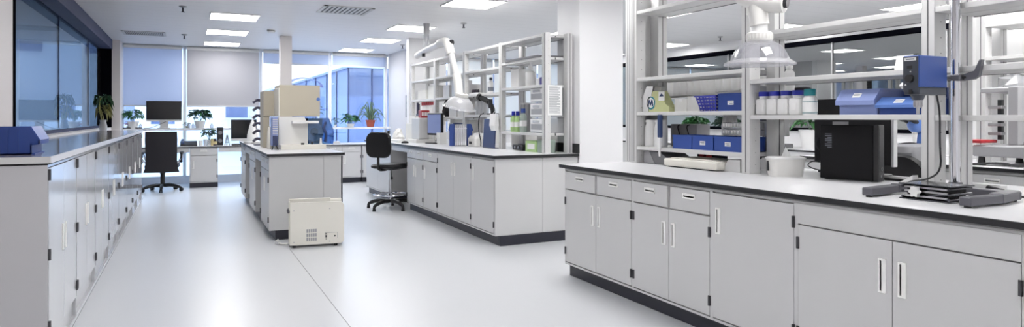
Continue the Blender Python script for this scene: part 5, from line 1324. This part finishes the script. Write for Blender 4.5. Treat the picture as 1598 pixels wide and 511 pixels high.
b._fin(fs); b.build('backrest', 'blackmesh', t, smooth=True)
for s in (-1, 1):
    a = MB().tube([(s * .24, -.2, .50), (s * .295, -.2, .56), (s * .30, -.15, .66), (s * .30, .12, .66), (s * .295, .17, .56), (s * .23, .17, .45)], .014, 8, 2).build('armrest_frame', 'chrome', t, smooth=True)
    MB().box(s * .30 - .028, s * .30 + .028, -.16, .14, .645, .685, .01, 2).box(s * .30 - .018, s * .30 + .018, -.205, -.165, .50, .68, .008).build('arm_pad', 'leather', a)

# ================================================================== BEYOND THE RIGHT BENCH
# third bench contents
t = thing('office_chair', 'black rounded chair back showing behind the stirrer bench', 'chair', (4.98, 3.18, 0), math.radians(90))
star(t, .3, .10, a0=.3)
MB().cyl((0, 0, .1), (0, 0, .44), .028).build('gas_column', 'blackpl', t, smooth=True)
b = MB(); loft(b, [(rr(.22, .22, .07), .44), (rr(.25, .25, .08), .47), (rr(.24, .24, .08), .52)]); b.build('seat', 'leather', t, smooth=True)
b = MB(); loft(b, [([(z, y) for (y, z) in rr(.25, .22, .17, 8)], 0), ([(z, y) for (y, z) in rr(.265, .235, .18, 8)], .02), ([(z, y) for (y, z) in rr(.25, .22, .17, 8)], .05)])
for v in b.bm.verts:
    x, y, z = v.co; v.co = Vector((y, .24 + z - .5 * y * y, .77 + x))
b.build('backrest', 'leather', t, smooth=True)
MB().box(-.03, .03, .2, .235, .48, .7).build('back_bar', 'blackpl', t)
t = thing('padded_case', 'grey padded instrument cover on the third bench beyond the chair', 'case', (5.62, 3.66, .9))
b = MB(); loft(b, [(rr(.15, .17, .06), 0), (rr(.205, .175, .07), .08), (rr(.19, .16, .07), .13), (rr(.14, .11, .06), .15)]); b.build('cover', 'mid', t, smooth=True)
MB().tube([(-.2, -.02, .0), (-.19, -.02, .14), (.0, -.02, .158), (.19, -.02, .14), (.2, -.02, 0)], .009, 6).build('strap', 'black', t)
t = thing('microscope', 'blue microscope with black eyepieces standing beyond the slotted upright', 'microscope', (5.98, 3.80, .9))
MB().box(-.1, .1, -.09, .09, 0, .03, .008).build('base', 'blackpl', t)
MB().box(.02, .08, -.04, .04, .03, .26, .012, 2).build('arm', 'bluel2', t)
b = MB(); b.ball((.0, 0, .33), (.09, .07, .10)); b.build('head', 'bluel2', t, smooth=True)
for s in (-1, 1): MB().cyl((-.04, s * .035, .33), (-.14, s * .035, .37), .022).cyl((-.13, s * .035, .365), (-.155, s * .035, .375), .03).build('eyepiece', 'blackpl', t, smooth=True)
MB().cyl((-.02, 0, .25), (-.02, 0, .14), .025, .014).build('objective', 'white', t, smooth=True)
MB().box(-.09, .05, -.07, .07, .115, .13).build('stage', 'blackpl', t)
# apparatus in front of the white screen
t = thing('test_frame', 'grey upright test frame instrument on the third bench', 'instrument', (5.85, 2.9, .9))
b = MB(); b.box(5.62, 6.3, 2.35, 3.12, .97, 1.06, .01); b.build('bed', 'alud', t, w=True)
for (x, y) in ((5.66, 3.07), (5.66, 2.42), (6.2, 3.07), (6.2, 2.42)): MB().cyl((x, y, .9), (x, y, .97), .03, .02).build('foot', 'blackpl', t, w=True)
MB().box(5.80, 5.90, 2.885, 2.955, 1.06, 1.52, .004).box(5.82, 5.88, 2.955, 3.17, 1.475, 1.52, .01).build('column', 'alud', t, w=True)
MB().box(5.84, 5.87, 3.02, 3.05, 1.10, 1.42).build('rail', 'black', t, w=True)
for z in (1.15, 1.22, 1.29, 1.36): MB().box(5.78, 5.84, 2.99, 3.09, z - .012, z + .012, .003).build('carriage', 'steel', t, w=True)
MB().box(5.60, 5.82, 3.04, 3.20, 1.075, 1.10, .004).build('red_tray', 'red', t, w=True)
MB().box(5.7, 5.95, 2.45, 2.80, 1.06, 1.10, .01).build('motor_cover', 'darkst', t, w=True)
t = thing('power_cable', 'black cables lying under the test frame on the third bench', 'cable', (5.6, 2.8, .9))
MB().tube([(5.56, 3.1, .908), (5.6, 2.9, .93), (5.56, 2.75, .908), (5.62, 2.6, .96), (5.58, 2.5, .908), (5.6, 2.35, .95)], .01, 6).build('cord', 'blackpl', t, w=True)
bottle('white plastic bottle with violet label on the shelf before the white screen', 6.18, 2.72, 1.51, .075, .2, 'white', 'white', caph=.03, neck=.6, band=[(.25, .5, 'indigo')])
t = thing('plastic_bag', 'pale crumpled bag on the shelf beside the test frame', 'bag', (6.2, 3.1, 1.51))
b = MB(); rd = random.Random(14); b.lathe([(0, 0), (.11, 0), (.12, .05), (.10, .10), (.03, .13), (0, .13)], seg=14)
for v in b.bm.verts: v.co += Vector((rd.uniform(-.02, .02), rd.uniform(-.02, .02), 0 if v.co.z < .01 else rd.uniform(-.02, .02)))
b.build('body', 'clearpl', t)
t = thing('marker_tray', 'dark narrow marker tray on the shelf before the white screen', 'tray', (6.12, 2.8, 1.79))
MB().box(6.10, 6.14, 2.70, 2.83, 1.51 + .28, 1.53 + .28, .003).build('body', 'black', t, w=True)
# far ledge by the grey glass
potted('leafy plant in a white pot on the far desk seen under the white cartons', 8.45, 9.50, .80, .15, .27, 'white', 90, .19, .10, .13, .15, seed=31)
potted('pale leafy plant in a white pot on the far desk beyond the tissue box', 8.45, 6.98, .80, .16, .29, 'white', 60, .24, .12, .12, .15, key='green', seed=32)
t = thing('desk_lamp', 'dark small instrument on the far desk beyond the tissue box', 'instrument', (8.3, 7.35, .80))
MB().box(8.2, 8.4, 7.25, 7.65, .80, .87, .01).build('base', 'mid', t, w=True)
MB().box(8.25, 8.35, 7.5, 7.7, .87, .98, .01).tube([(8.3, 7.6, .95), (8.3, 7.5, 1.06), (8.28, 7.25, 1.03)], .025, 8).build('arm', 'blackpl', t, w=True)
t.name = 'swing_arm_instrument'

# ================================================================== LIGHT, WORLD, CAMERA
w = bpy.data.worlds.new('World'); bpy.context.scene.world = w; w.use_nodes = True
n = w.node_tree; n.nodes.clear()
bg = n.nodes.new('ShaderNodeBackground'); ow = n.nodes.new('ShaderNodeOutputWorld')
tc = n.nodes.new('ShaderNodeTexCoord'); sp = n.nodes.new('ShaderNodeSeparateXYZ'); n.links.new(tc.outputs['Generated'], sp.inputs[0])
cr = n.nodes.new('ShaderNodeValToRGB'); n.links.new(sp.outputs['Z'], cr.inputs[0])
cr.color_ramp.elements[0].position = .0; cr.color_ramp.elements[0].color = (.80, .90, 1, 1)
cr.color_ramp.elements[1].position = .8; cr.color_ramp.elements[1].color = (.55, .74, 1, 1)
n.links.new(cr.outputs[0], bg.inputs[0]); bg.inputs[1].default_value = 3.4
n.links.new(bg.outputs[0], ow.inputs[0])
cd = bpy.data.cameras.new('Camera'); cam = bpy.data.objects.new('Camera', cd); C.objects.link(cam)
cd.sensor_width = 36; cd.lens = F / 1598 * 36; cd.shift_y = -(255.5 - HY) / 1598
cam.location = (0, 0, CAMH); cam.rotation_euler = (PI / 2, 0, -TH); cd.clip_start = .05; cd.clip_end = 200
sc = bpy.context.scene; sc.camera = cam
vs = sc.view_settings; vs.view_transform = 'Standard'; vs.look = 'None'; vs.gamma = 1; vs.use_curve_mapping = False; vs.exposure = 0.2
sc.cycles.max_bounces = 8; sc.cycles.diffuse_bounces = 4; sc.cycles.glossy_bounces = 4; sc.cycles.transparent_max_bounces = 12
sc.cycles.sample_clamp_indirect = 6; sc.cycles.caustics_reflective = False; sc.cycles.caustics_refractive = False
